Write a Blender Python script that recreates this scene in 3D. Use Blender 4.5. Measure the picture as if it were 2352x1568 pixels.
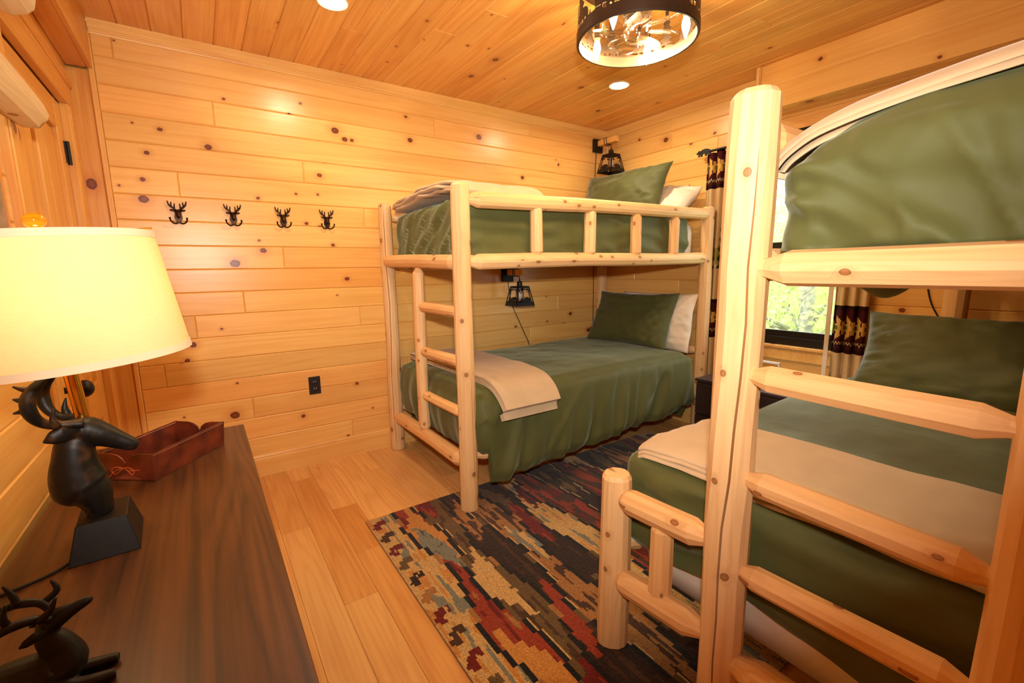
import bpy, bmesh, math, random
from mathutils import Vector, Matrix, noise
R = math.radians
for o in list(bpy.data.objects): bpy.data.objects.remove(o)
SC = bpy.context.scene
COL = SC.collection
rnd = random.Random(7)

# ------------------------------------------------------------------ camera, world, lights, exposure
cam = bpy.data.objects.new('camera', bpy.data.cameras.new('camera')); COL.objects.link(cam)
cam.data.sensor_width = 36.0; cam.data.lens = 1040.8 / 2352 * 36.0
cam.data.clip_start = 0.02; cam.data.clip_end = 200
def cam_matrix(loc, yaw, pitch, roll):
    f = Vector((math.sin(yaw)*math.cos(pitch), math.cos(yaw)*math.cos(pitch), math.sin(pitch)))
    r = Vector((math.cos(yaw), -math.sin(yaw), 0)); u = r.cross(f)
    r2 = r*math.cos(roll) + u*math.sin(roll); u2 = u*math.cos(roll) - r*math.sin(roll)
    m = Matrix((r2, u2, -f)).transposed().to_4x4(); m.translation = loc
    return m
CAM = cam_matrix(Vector((0.32, -3.073, 1.245)), R(34.191), R(-9.092), R(-0.830))
cam.matrix_world = CAM
SC.camera = cam
SC.view_settings.view_transform = 'Standard'; SC.view_settings.look = 'None'
SC.view_settings.exposure = 0.98; SC.view_settings.gamma = 1.0; SC.view_settings.use_curve_mapping = False

W = bpy.data.worlds.new('world'); SC.world = W; W.use_nodes = True
W.node_tree.nodes['Background'].inputs['Color'].default_value = (0.93, 1.0, 0.97, 1)
W.node_tree.nodes['Background'].inputs['Strength'].default_value = 3.2

CAN_STRENGTH = 520.0      # recessed ceiling lights
CAN_COLOR = (1.0, 0.83, 0.56)
BULB_STRENGTH = 290.0     # candle bulbs of the ceiling fixture
BULB_COLOR = (1.0, 0.71, 0.36)
LAMP_STRENGTH = 3.3      # bulb inside the table lamp
LAMP_COLOR = (1.0, 0.70, 0.38)
# the photographer's flash on the camera's hot shoe (its glare shows on the log wall, its shadows behind the rails)
fl = bpy.data.lights.new('camera_flash', 'AREA'); fl.shape = 'RECTANGLE'; fl.size = 0.09; fl.size_y = 0.06
fl.energy = 13.5; fl.color = (1.0, 0.93, 0.84); fl.spread = R(125)
flo = bpy.data.objects.new('camera_flash', fl); COL.objects.link(flo)
flo.matrix_world = cam_matrix(Vector((0.31, -3.10, 1.44)), R(32.0), R(9.0), 0)

# ------------------------------------------------------------------ helpers
WM = {}
def put(o, parent, mw=None):
    o.matrix_basis = mw if mw is not None else Matrix.Identity(4)
    WM[o.name] = o.matrix_basis.copy()
    if parent is not None:
        o.parent = parent; o.matrix_parent_inverse = WM[parent.name].inverted()
    return o
def mesh(name, verts, faces, mat=None, parent=None, mw=None, smooth=False, mats=None, fm=None):
    me = bpy.data.meshes.new(name); me.from_pydata([tuple(v) for v in verts], [], faces)
    for m in (mats or ([mat] if mat else [])): me.materials.append(m)
    if fm: me.polygons.foreach_set('material_index', fm)
    if smooth: me.polygons.foreach_set('use_smooth', [True]*len(me.polygons))
    me.update()
    o = bpy.data.objects.new(name, me); COL.objects.link(o)
    return put(o, parent, mw)
def bm_obj(name, bm, mat, parent=None, mw=None, smooth=False):
    bmesh.ops.recalc_face_normals(bm, faces=bm.faces)
    me = bpy.data.meshes.new(name); bm.to_mesh(me); bm.free()
    me.materials.append(mat)
    if smooth: me.polygons.foreach_set('use_smooth', [True]*len(me.polygons))
    o = bpy.data.objects.new(name, me); COL.objects.link(o)
    return put(o, parent, mw)
def tag(o, label, cat, group=None, kind=None):
    o['label'] = label
    if cat: o['category'] = cat
    if group: o['group'] = group
    if kind: o['kind'] = kind
    return o
def thing(name, label, cat, loc=(0, 0, 0), group=None, kind=None):
    o = bpy.data.objects.new(name, None); COL.objects.link(o); o.empty_display_size = 0.05
    put(o, None, Matrix.Translation(loc))
    return tag(o, label, cat, group, kind)
def copy_tree(o, parent=None, delta=None):
    c = o.copy(); COL.objects.link(c)
    b = o.matrix_basis.copy()
    if delta is not None and parent is None: b = delta @ b
    c.parent = parent
    c.matrix_basis = b
    if parent is not None: c.matrix_parent_inverse = o.matrix_parent_inverse.copy()
    WM[c.name] = b
    for ch in o.children: copy_tree(ch, c)
    return c
class MB:
    """collects primitives into one mesh"""
    def __init__(s): s.v = []; s.f = []
    def add(s, v, f):
        n = len(s.v); s.v += [Vector(p) for p in v]; s.f += [tuple(i+n for i in q) for q in f]; return s
    def box(s, x0, x1, y0, y1, z0, z1, b=0.0):
        if b <= 0:
            v = [(x, y, z) for x in (x0, x1) for y in (y0, y1) for z in (z0, z1)]
            return s.add(v, [(0,1,3,2),(4,6,7,5),(0,4,5,1),(2,3,7,6),(0,2,6,4),(1,5,7,3)])
        bm = bmesh.new(); bmesh.ops.create_cube(bm, size=1)
        for q in bm.verts: q.co = Vector(((x0+x1)/2+q.co.x*(x1-x0), (y0+y1)/2+q.co.y*(y1-y0), (z0+z1)/2+q.co.z*(z1-z0)))
        bmesh.ops.bevel(bm, geom=list(bm.edges), offset=b, segments=2, profile=0.5, affect='EDGES')
        bm.verts.index_update(); v = [q.co.copy() for q in bm.verts]; f = [tuple(q.index for q in p.verts) for p in bm.faces]; bm.free()
        return s.add(v, f)
    def tube(s, pts, rad, n=8, cap=True):
        pts = [Vector(p) for p in pts]
        if not isinstance(rad, (list, tuple)): rad = [rad]*len(pts)
        t = [(pts[min(i+1, len(pts)-1)]-pts[max(i-1, 0)]).normalized() for i in range(len(pts))]
        u = t[0].orthogonal().normalized(); v = []; f = []
        for i, p in enumerate(pts):
            if i:
                u = (u - t[i]*u.dot(t[i])); u = u.normalized() if u.length > 1e-6 else t[i].orthogonal().normalized()
            w = t[i].cross(u)
            for k in range(n):
                a = 2*math.pi*k/n; v.append(p + (u*math.cos(a)+w*math.sin(a))*rad[i])
        for i in range(len(pts)-1):
            for k in range(n): f.append((i*n+k, i*n+(k+1)%n, (i+1)*n+(k+1)%n, (i+1)*n+k))
        if cap: f.append(tuple(range(n-1, -1, -1))); f.append(tuple(range((len(pts)-1)*n, len(pts)*n)))
        return s.add(v, f)
    def loft(s, pts, ra, rb, side=(0, 1, 0), n=16):
        pts = [Vector(p) for p in pts]; side = Vector(side).normalized(); v = []; f = []
        for i, p in enumerate(pts):
            t = (pts[min(i+1, len(pts)-1)]-pts[max(i-1, 0)]).normalized()
            w = t.cross(side).normalized()
            for k in range(n):
                a = 2*math.pi*k/n; v.append(p + side*math.cos(a)*ra[i] + w*math.sin(a)*rb[i])
        for i in range(len(pts)-1):
            for k in range(n): f.append((i*n+k, i*n+(k+1)%n, (i+1)*n+(k+1)%n, (i+1)*n+k))
        f.append(tuple(range(n-1, -1, -1))); f.append(tuple(range((len(pts)-1)*n, len(pts)*n)))
        return s.add(v, f)
    def lathe(s, prof, c=(0, 0, 0), n=32, rx=1.0, ry=1.0, closed=False):
        c = Vector(c); v = []; f = []; m = len(prof)
        for r, z in prof:
            for k in range(n):
                a = 2*math.pi*k/n; v.append(c+Vector((r*math.cos(a)*rx, r*math.sin(a)*ry, z)))
        for i in range(m if closed else m-1):
            j = (i+1) % m
            for k in range(n): f.append((i*n+k, i*n+(k+1)%n, j*n+(k+1)%n, j*n+k))
        if not closed:
            if prof[0][0] > 1e-5: f.append(tuple(range(n-1, -1, -1)))
            if prof[-1][0] > 1e-5: f.append(tuple(range((m-1)*n, m*n)))
        return s.add(v, f)
    def ball(s, c, r, n=12):
        m = n//2
        pr = [(max(1e-6, math.sin(math.pi*i/m)), -math.cos(math.pi*i/m)) for i in range(m+1)]
        r = Vector(r) if isinstance(r, (tuple, list)) else Vector((r, r, r)); c = Vector(c); v = []; f = []
        for q, z in pr:
            for k in range(n):
                a = 2*math.pi*k/n; v.append(c+Vector((r.x*q*math.cos(a), r.y*q*math.sin(a), r.z*z)))
        for i in range(m):
            for k in range(n): f.append((i*n+k, i*n+(k+1)%n, (i+1)*n+(k+1)%n, (i+1)*n+k))
        return s.add(v, f)
    def prism(s, poly, fn, t):
        """flat outline (list of 2-D points) given thickness t; fn(u, v, w) -> 3-D"""
        bm = bmesh.new(); vs = [bm.verts.new((p[0], p[1], 0)) for p in poly]; bm.faces.new(vs)
        bmesh.ops.triangulate(bm, faces=bm.faces); bm.verts.index_update()
        tri = [tuple(q.index for q in fc.verts) for fc in bm.faces]; bm.free(); n = len(poly)
        v = [fn(p[0], p[1], 0) for p in poly] + [fn(p[0], p[1], t) for p in poly]
        f = tri + [tuple(i+n for i in reversed(q)) for q in tri] + [(i, (i+1) % n, (i+1) % n+n, i+n) for i in range(n)]
        return s.add(v, f)
    def obj(s, name, mat, parent=None, mw=None, smooth=False, weld=True):
        bm = bmesh.new(); vs = [bm.verts.new(p) for p in s.v]
        for q in s.f:
            try: bm.faces.new([vs[i] for i in q])
            except ValueError: pass
        if weld: bmesh.ops.remove_doubles(bm, verts=bm.verts, dist=1e-5)
        return bm_obj(name, bm, mat, parent, mw, smooth)
def sharp(o, ang=35):
    """smooth shading that keeps edges sharper than ang"""
    me = o.data; me.polygons.foreach_set('use_smooth', [True]*len(me.polygons))
    me.set_sharp_from_angle(angle=R(ang)); return o
def curve(pts, n=6):
    """Catmull-Rom through the points"""
    P = [Vector(p) for p in pts]; P = [P[0]*2-P[1]] + P + [P[-1]*2-P[-2]]; out = []
    for i in range(1, len(P)-2):
        for k in range(n):
            t = k/n; a, b, c, d = P[i-1:i+3]
            out.append(0.5*((2*b)+(c-a)*t+(2*a-5*b+4*c-d)*t*t+(3*b-a-3*c+d)*t*t*t))
    out.append(P[-2]); return out
def lerp(a, b, t): return a+(b-a)*t
def rlist(vals, n):
    out = []
    for i in range(n):
        t = i/(n-1)*(len(vals)-1); k = min(int(t), len(vals)-2); out.append(lerp(vals[k], vals[k+1], t-k))
    return out
def srgb(r, g, b):
    f = lambda c: (c/255/12.92) if c/255 <= 0.04045 else ((c/255+0.055)/1.055)**2.4
    return (f(r), f(g), f(b), 1)

# ------------------------------------------------------------------ materials
class NT:
    def __init__(s, name):
        s.m = bpy.data.materials.new(name); s.m.use_nodes = True; s.t = s.m.node_tree; s.t.nodes.clear()
        s.out = s.t.nodes.new('ShaderNodeOutputMaterial')
    def n(s, typ, props=None, **ins):
        nd = s.t.nodes.new('ShaderNode'+typ)
        for k, v in (props or {}).items(): setattr(nd, k, v)
        for k, v in ins.items():
            key = k.replace('_', ' ')
            if key not in nd.inputs: key = int(k[1:]) if k[0] == 'i' and k[1:].isdigit() else key
            s.set(nd.inputs[key], v)
        return nd
    def set(s, sock, v):
        if isinstance(v, bpy.types.Node): v = v.outputs[0]
        if isinstance(v, bpy.types.NodeSocket): s.t.links.new(v, sock)
        else: sock.default_value = v
    def math(s, op, a, b=0.0, c=None):
        nd = s.n('Math', {'operation': op}); s.set(nd.inputs[0], a); s.set(nd.inputs[1], b)
        if c is not None: s.set(nd.inputs[2], c)
        return nd.outputs[0]
    def mix(s, f, a, b, mode='MIX'):
        nd = s.t.nodes.new('ShaderNodeMix'); nd.data_type = 'RGBA'; nd.blend_type = mode
        s.set(nd.inputs[0], f); s.set(nd.inputs[6], a); s.set(nd.inputs[7], b); return nd.outputs[2]
    def ramp(s, v, a, b, lo=0.0, hi=1.0, smooth=True):
        nd = s.n('MapRange', {'interpolation_type': 'SMOOTHSTEP' if smooth else 'LINEAR'})
        for i, q in zip((0, 1, 2, 3, 4), (v, a, b, lo, hi)): s.set(nd.inputs[i], q)
        return nd.outputs[0]
    def bsdf(s, **ins):
        p = s.n('BsdfPrincipled', **ins); s.t.links.new(p.outputs[0], s.out.inputs[0]); return p
    def vec(s, x, y, z):
        nd = s.n('CombineXYZ'); s.set(nd.inputs[0], x); s.set(nd.inputs[1], y); s.set(nd.inputs[2], z); return nd.outputs[0]
def wood_board(name, light, dark, knot=1.0, kscale=4.2, rough=0.38, grain=1.0, kcol=(104, 44, 20), spec=0.5, bump=0.04, bandk=36.0):
    """boards: length on local X, width on local Y; tint from the object's colour"""
    T = NT(name); tc = T.n('TexCoord').outputs['Object']; oi = T.n('ObjectInfo'); rn = oi.outputs['Random']
    sp = T.n('SeparateXYZ', i0=tc)
    x = T.math('ADD', sp.outputs[0], T.math('MULTIPLY', rn, 57.3)); y = T.math('ADD', sp.outputs[1], T.math('MULTIPLY', rn, 23.7)); z = sp.outputs[2]
    vo = T.n('TexVoronoi', {'voronoi_dimensions': '2D'}, Vector=T.vec(T.math('MULTIPLY', x, 0.8), y, 0.0), Scale=kscale, Randomness=1.0)
    d = T.math('DIVIDE', vo.outputs['Distance'], kscale)
    cs = T.n('SeparateColor', i0=vo.outputs['Color'])
    here = T.math('LESS_THAN', cs.outputs[0], 0.55*knot)
    rk = T.math('ADD', 0.0035, T.math('MULTIPLY', T.math('POWER', cs.outputs[1], 2.2), 0.015))
    wob = T.n('TexNoise', Vector=tc, Scale=60.0); dd = T.math('ADD', d, T.math('MULTIPLY', T.math('SUBTRACT', wob.outputs['Fac'], 0.5), 0.006))
    km = T.math('MULTIPLY', T.ramp(dd, T.math('MULTIPLY', rk, 0.8), T.math('MULTIPLY', rk, 1.2), 1.0, 0.0), here)
    kin = T.math('MULTIPLY', T.ramp(dd, T.math('MULTIPLY', rk, 0.3), T.math('MULTIPLY', rk, 0.8), 1.0, 0.0), here)
    halo = T.math('MULTIPLY', T.ramp(d, 0.0, T.math('MULTIPLY', rk, 4.0), 1.0, 0.0), here)
    for slot in 'abc':                                   # knots set on single boards: (x, y, radius) in board coordinates
        at = T.n('Attribute', {'attribute_type': 'OBJECT', 'attribute_name': 'knot_'+slot}); ks = T.n('SeparateXYZ', i0=at.outputs['Vector'])
        kr = T.math('MAXIMUM', ks.outputs[2], 0.0004); on = T.math('GREATER_THAN', ks.outputs[2], 0.001)
        ex = T.math('MULTIPLY', T.math('SUBTRACT', sp.outputs[0], ks.outputs[0]), 0.8); ey = T.math('SUBTRACT', sp.outputs[1], ks.outputs[1])
        dk = T.math('SQRT', T.math('ADD', T.math('MULTIPLY', ex, ex), T.math('MULTIPLY', ey, ey)))
        dw = T.math('ADD', dk, T.math('MULTIPLY', T.math('SUBTRACT', wob.outputs['Fac'], 0.5), 0.009))
        km = T.math('MAXIMUM', km, T.math('MULTIPLY', on, T.ramp(dw, T.math('MULTIPLY', kr, 0.85), T.math('MULTIPLY', kr, 1.12), 1.0, 0.0)))
        kin = T.math('MAXIMUM', kin, T.math('MULTIPLY', on, T.ramp(dw, T.math('MULTIPLY', kr, 0.35), T.math('MULTIPLY', kr, 0.85), 1.0, 0.0)))
        halo = T.math('MAXIMUM', halo, T.math('MULTIPLY', on, T.ramp(dk, 0.0, T.math('MULTIPLY', kr, 3.6), 1.0, 0.0)))
    yy = T.math('ADD', y, T.math('MULTIPLY', halo, 0.013))
    n1 = T.n('TexNoise', Vector=T.vec(T.math('MULTIPLY', x, 1.6), T.math('MULTIPLY', yy, 75.0), T.math('MULTIPLY', z, 40.0)), Scale=1.0, Detail=3.0, Roughness=0.6)
    n2 = T.n('TexNoise', Vector=T.vec(T.math('MULTIPLY', x, 0.75), T.math('MULTIPLY', yy, 9.0), rn), Scale=1.0, Detail=1.5, Roughness=0.35)
    bands = T.math('ADD', 0.5, T.math('MULTIPLY', T.math('SINE', T.math('MULTIPLY', n2.outputs['Fac'], bandk)), 0.5))
    n3 = T.n('TexNoise', Vector=T.vec(T.math('MULTIPLY', x, 0.5), T.math('MULTIPLY', y, 3.0), T.math('MULTIPLY', rn, 9.0)), Scale=1.0, Detail=2.0)
    g = T.math('ADD', T.math('MULTIPLY', T.ramp(n1.outputs['Fac'], 0.35, 0.7), 0.42*grain), T.math('MULTIPLY', T.math('POWER', bands, 2.0), 0.34*grain))
    g = T.math('ADD', g, T.math('MULTIPLY', T.math('SUBTRACT', n3.outputs['Fac'], 0.45), 0.8))
    c = T.mix(g, light, dark)
    c = T.mix(T.math('MULTIPLY', halo, 0.45), c, srgb(186, 92, 34))
    c = T.mix(km, c, srgb(*kcol)); c = T.mix(T.math('MULTIPLY', kin, 0.55), c, srgb(150, 84, 50))
    c = T.mix(1.0, c, oi.outputs['Color'], 'MULTIPLY')
    b = T.n('Bump', Strength=bump, Distance=0.004, Height=n1.outputs['Fac'])
    T.bsdf(Base_Color=c, Roughness=rough, Specular_IOR_Level=spec, Normal=b)
    return T.m
def wood_log(name, light, dark, rough=0.55):
    T = NT(name); tc = T.n('TexCoord').outputs['Object']; oi = T.n('ObjectInfo'); rn = oi.outputs['Random']
    p = T.n('VectorMath', {'operation': 'ADD'}, i0=tc, i1=T.vec(T.math('MULTIPLY', rn, 31.0), T.math('MULTIPLY', rn, 17.0), rn)).outputs[0]
    sp = T.n('SeparateXYZ', i0=p); x, y, z = sp.outputs[0], sp.outputs[1], sp.outputs[2]
    s0 = T.n('SeparateXYZ', i0=tc); ang = T.math('MULTIPLY', T.math('ARCTAN2', s0.outputs[2], s0.outputs[1]), 0.048)
    vo = T.n('TexVoronoi', {'voronoi_dimensions': '2D'}, Vector=T.vec(T.math('MULTIPLY', x, 0.85), T.math('ADD', ang, T.math('MULTIPLY', rn, 5.0)), 0.0), Scale=6.5, Randomness=1.0)
    d = T.math('DIVIDE', vo.outputs['Distance'], 6.5); cs = T.n('SeparateColor', i0=vo.outputs['Color'])
    here = T.math('LESS_THAN', cs.outputs[0], 0.8)
    rk = T.math('ADD', 0.006, T.math('MULTIPLY', cs.outputs[1], 0.007))
    km = T.math('MULTIPLY', T.ramp(d, T.math('MULTIPLY', rk, 0.85), T.math('MULTIPLY', rk, 1.1), 1.0, 0.0), here)
    kin = T.math('MULTIPLY', T.ramp(d, T.math('MULTIPLY', rk, 0.55), T.math('MULTIPLY', rk, 0.85), 1.0, 0.0), here)
    halo = T.math('MULTIPLY', T.ramp(d, 0.0, T.math('MULTIPLY', rk, 3.5), 1.0, 0.0), here)
    q = T.vec(T.math('MULTIPLY', x, 2.2), T.math('ADD', T.math('MULTIPLY', y, 60.0), T.math('MULTIPLY', halo, 1.3)), T.math('MULTIPLY', z, 60.0))
    n1 = T.n('TexNoise', Vector=q, Scale=1.0, Detail=3.0, Roughness=0.55)
    n2 = T.n('TexNoise', Vector=T.vec(T.math('MULTIPLY', x, 1.2), T.math('ADD', T.math('MULTIPLY', y, 16.0), T.math('MULTIPLY', halo, 0.6)), T.math('MULTIPLY', z, 16.0)), Scale=1.0, Detail=2.0)
    bands = T.math('POWER', T.math('ADD', 0.5, T.math('MULTIPLY', T.math('SINE', T.math('MULTIPLY', n2.outputs['Fac'], 55.0)), 0.5)), 4.0)
    n4 = T.n('TexNoise', Vector=T.vec(T.math('MULTIPLY', x, 2.5), T.math('MULTIPLY', y, 7.0), T.math('MULTIPLY', z, 7.0)), Scale=1.0, Detail=1.0)
    g = T.math('ADD', T.math('MULTIPLY', T.ramp(n1.outputs['Fac'], 0.4, 0.75), 0.28), T.math('MULTIPLY', bands, 0.2))
    g = T.math('ADD', g, T.math('MULTIPLY', T.math('SUBTRACT', n4.outputs['Fac'], 0.45), 0.7))
    c = T.mix(g, light, dark)
    c = T.mix(T.math('MULTIPLY', halo, 0.3), c, srgb(176, 112, 58))
    c = T.mix(T.math('MULTIPLY', km, 0.85), c, srgb(112, 68, 36)); c = T.mix(T.math('MULTIPLY', kin, 0.9), c, srgb(172, 116, 68))
    c = T.mix(1.0, c, oi.outputs['Color'], 'MULTIPLY')
    ch = T.n('TexWave', {'wave_type': 'BANDS', 'bands_direction': 'X'}, Vector=tc, Scale=42.0, Distortion=1.2, Detail=1.0)
    h = T.math('ADD', T.math('MULTIPLY', n1.outputs['Fac'], 0.7), T.math('MULTIPLY', ch.outputs['Fac'], 0.15))
    b = T.n('Bump', Strength=0.12, Distance=0.004, Height=h)
    T.bsdf(Base_Color=c, Roughness=rough, Specular_IOR_Level=0.35, Normal=b)
    return T.m
def plain(name, col, rough=0.5, metal=0.0, spec=0.5, noise_amt=0.0, nscale=30.0, bump=0.0, sheen=0.0, em=None, ems=0.0, sheenr=0.4):
    T = NT(name); tc = T.n('TexCoord').outputs['Object']; c = col
    nz = T.n('TexNoise', Vector=tc, Scale=nscale, Detail=3.0)
    if noise_amt: c = T.mix(T.ramp(nz.outputs['Fac'], 0.3, 0.7), tuple(v*(1-noise_amt) for v in col[:3])+(1,), tuple(min(1, v*(1+noise_amt)) for v in col[:3])+(1,))
    kw = dict(Base_Color=c, Roughness=rough, Metallic=metal, Specular_IOR_Level=spec)
    if sheen: kw.update(Sheen_Weight=sheen, Sheen_Roughness=sheenr)
    if bump: kw['Normal'] = T.n('Bump', Strength=bump, Distance=0.002, Height=nz.outputs['Fac'])
    p = T.bsdf(**kw)
    if em: p.inputs['Emission Color'].default_value = em; p.inputs['Emission Strength'].default_value = ems
    return T.m
def fabric(name, col, rough=0.75, sheen=0.25, weave=900.0, bump=0.08, amt=0.05, tint=None, spec=0.3, crease=0.0):
    T = NT(name); tc = T.n('TexCoord').outputs['Object']
    w = T.n('TexNoise', Vector=tc, Scale=weave, Detail=1.0); l = T.n('TexNoise', Vector=tc, Scale=9.0, Detail=3.0)
    c = T.mix(T.ramp(l.outputs['Fac'], 0.3, 0.7), tuple(v*(1-amt) for v in col[:3])+(1,), tuple(v*(1+amt) for v in col[:3])+(1,))
    b = T.n('Bump', Strength=bump, Distance=0.001, Height=w.outputs['Fac'])
    if crease:
        cr = T.n('TexNoise', Vector=tc, Scale=5.0, Detail=2.0, Roughness=0.45, Distortion=0.7)
        rg = T.math('ABSOLUTE', T.math('SUBTRACT', cr.outputs['Fac'], 0.5))
        b = T.n('Bump', Strength=crease, Distance=0.03, Height=T.ramp(rg, 0.0, 0.22), Normal=b)
    p = T.bsdf(Base_Color=c, Roughness=rough, Sheen_Weight=sheen, Sheen_Roughness=0.4, Specular_IOR_Level=spec, Normal=b)
    if tint: p.inputs['Sheen Tint'].default_value = tint
    return T.m
def emit(name, col, st):
    T = NT(name); e = T.n('Emission', Color=col+(1,), Strength=st); T.t.links.new(e.outputs[0], T.out.inputs[0]); return T.m

M = {}
M['pine'] = wood_board('knotty_pine', srgb(243, 196, 114), srgb(224, 156, 72), 1.0, rough=0.3, grain=0.7)
M['pine_back'] = wood_board('knotty_pine_hook_wall', srgb(243, 196, 114), srgb(224, 156, 72), 0.3, rough=0.3, grain=0.62)
M['pine_ceiling'] = wood_board('pine_ceiling', srgb(238, 184, 102), srgb(214, 142, 60), 0.9, rough=0.33)
M['pine_trim'] = wood_board('pine_trim', srgb(241, 196, 118), srgb(222, 160, 82), 0.25, rough=0.4)
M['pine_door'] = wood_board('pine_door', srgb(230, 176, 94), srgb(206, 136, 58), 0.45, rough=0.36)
M['floor'] = wood_board('hickory_floor', srgb(240, 194, 124), srgb(214, 156, 92), 0.25, kscale=2.4, rough=0.30, bandk=48.0, kcol=(90, 50, 24))
M['walnut'] = wood_board('dark_walnut', srgb(86, 52, 25), srgb(46, 26, 12), 0.12, rough=0.42, kcol=(30, 18, 12), bandk=60.0, grain=1.2)
M['log'] = wood_log('peeled_log', srgb(233, 194, 142), srgb(205, 148, 88))
M['pale_log'] = wood_log('weathered_log', srgb(226, 204, 166), srgb(196, 160, 112), 0.45)
M['green'] = fabric('green_satin', srgb(88, 90, 48), rough=0.64, crease=0.05, sheen=0.35, spec=0.3, tint=(0.75, 0.85, 0.62, 1))
M['green_pillow'] = fabric('green_pillowcase', srgb(82, 85, 44), rough=0.62, crease=0.05, sheen=0.3, spec=0.35)
M['tan'] = fabric('tan_fleece', srgb(203, 177, 141), rough=0.95, sheen=0.15, weave=500.0, bump=0.25, spec=0.1)
M['white'] = fabric('white_cotton', srgb(232, 218, 198), rough=0.85, sheen=0.15)
M['iron'] = plain('black_iron', srgb(24, 20, 18), 0.5, 0.3, noise_amt=0.3, bump=0.15)
M['bronze'] = plain('oil_rubbed_bronze', srgb(58, 36, 22), 0.38, 0.75, noise_amt=0.35, nscale=60.0)
M['fixture'] = plain('dark_bronze_fixture', srgb(62, 48, 38), 0.45, 0.55, noise_amt=0.1)
M['fixture_in'] = plain('fixture_inner', srgb(66, 48, 32), 0.5)
M['black_plastic'] = plain('black_plastic', srgb(26, 21, 17), 0.45, noise_amt=0.05)
M['cord'] = plain('black_cord', srgb(16, 13, 11), 0.5, noise_amt=0.05)
M['brass'] = plain('polished_brass', srgb(226, 160, 60), 0.22, 1.0, noise_amt=0.04)
M['resin'] = plain('black_resin', srgb(20, 17, 15), 0.5, 0.0, spec=0.3, noise_amt=0.25, nscale=70.0, bump=0.1)
M['white_plastic'] = plain('white_plastic', srgb(240, 238, 240), 0.4, noise_amt=0.02)
M['nightstand'] = wood_board('espresso_wood', srgb(52, 40, 38), srgb(34, 25, 24), 0.05, rough=0.4, kcol=(22, 16, 14))
M['window_black'] = plain('black_vinyl', srgb(22, 21, 22), 0.4, noise_amt=0.04)
M['crack'] = plain('crack_dark', srgb(60, 32, 16), 0.9, noise_amt=0.1)

# leather
T = NT('brown_leather'); tc = T.n('TexCoord').outputs['Object']
n1 = T.n('TexNoise', Vector=tc, Scale=14.0, Detail=4.0); n2 = T.n('TexVoronoi', Vector=tc, Scale=420.0)
c = T.mix(T.ramp(n1.outputs['Fac'], 0.32, 0.7), srgb(76, 28, 16), srgb(122, 50, 24))
T.bsdf(Base_Color=c, Roughness=0.38, Normal=T.n('Bump', Strength=0.15, Distance=0.001, Height=n2.outputs['Distance'])); M['leather'] = T.m
M['lace'] = plain('leather_lace', srgb(176, 82, 30), 0.6, noise_amt=0.15)
M['stitch'] = plain('stitching', srgb(196, 150, 120), 0.8, noise_amt=0.1)
# bronze-black resin of the bust with a patchy brown rub
T = NT('bust_resin'); tc = T.n('TexCoord').outputs['Object']
n1 = T.n('TexNoise', Vector=tc, Scale=22.0, Detail=3.0)
up = T.ramp(n1.outputs['Fac'], 0.5, 0.72)
T.bsdf(Base_Color=T.mix(T.math('MULTIPLY', up, 0.7), srgb(18, 16, 14), srgb(92, 60, 32)), Roughness=0.45, Specular_IOR_Level=0.35); M['bust'] = T.m
# clear glass pane
T = NT('window_glass'); tr = T.n('BsdfTransparent', Color=(0.96, 0.98, 0.97, 1)); gl = T.n('BsdfGlossy', Roughness=0.02)
mx = T.n('MixShader', i0=0.05, i1=tr.outputs[0], i2=gl.outputs[0]); T.t.links.new(mx.outputs[0], T.out.inputs[0]); M['glass'] = T.m
T = NT('clear_acrylic'); tr = T.n('BsdfTransparent', Color=(0.98, 0.93, 0.88, 1)); gl = T.n('BsdfGlossy', Roughness=0.12)
fr = T.n('LayerWeight', Blend=0.35); mx = T.n('MixShader', i0=T.math('ADD', 0.09, T.math('MULTIPLY', fr.outputs['Facing'], 0.5)), i1=tr.outputs[0], i2=gl.outputs[0]); T.t.links.new(mx.outputs[0], T.out.inputs[0]); M['acrylic'] = T.m
# lamp shade linen: lets the bulb's light through
T = NT('shade_linen'); tc = T.n('TexCoord').outputs['Object']
wv = T.n('TexNoise', Vector=T.n('VectorMath', {'operation': 'MULTIPLY'}, i0=tc, i1=(60, 60, 700)).outputs[0], Scale=1.0, Detail=2.0)
cc = T.mix(wv.outputs['Fac'], srgb(244, 226, 182), srgb(252, 240, 206))
df = T.n('BsdfDiffuse', Color=cc); tl = T.n('BsdfTranslucent', Color=cc); mx = T.n('MixShader', i0=0.55, i1=df.outputs[0], i2=tl.outputs[0]); T.t.links.new(mx.outputs[0], T.out.inputs[0]); M['shade'] = T.m
M['shade_band'] = fabric('shade_trim', srgb(236, 208, 172), rough=0.9, sheen=0.1)
T = NT('amber_finial'); T.bsdf(Base_Color=srgb(238, 160, 20), Roughness=0.06, Transmission_Weight=0.55, IOR=1.45); M['amber'] = T.m
M['bulb'] = emit('candle_bulb_lit', BULB_COLOR, BULB_STRENGTH)
M['can'] = emit('recessed_lens_lit', CAN_COLOR, CAN_STRENGTH)
M['lampbulb'] = emit('table_bulb_lit', LAMP_COLOR, LAMP_STRENGTH*10)
M['bulb_off'] = plain('frosted_bulb', srgb(214, 202, 190), 0.3, noise_amt=0.02)
M['ivory'] = plain('ivory_sleeve', srgb(232, 206, 150), 0.5, noise_amt=0.03)
M['print'] = plain('faded_print', srgb(150, 128, 112), 0.4, noise_amt=0.25, nscale=25.0)

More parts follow.
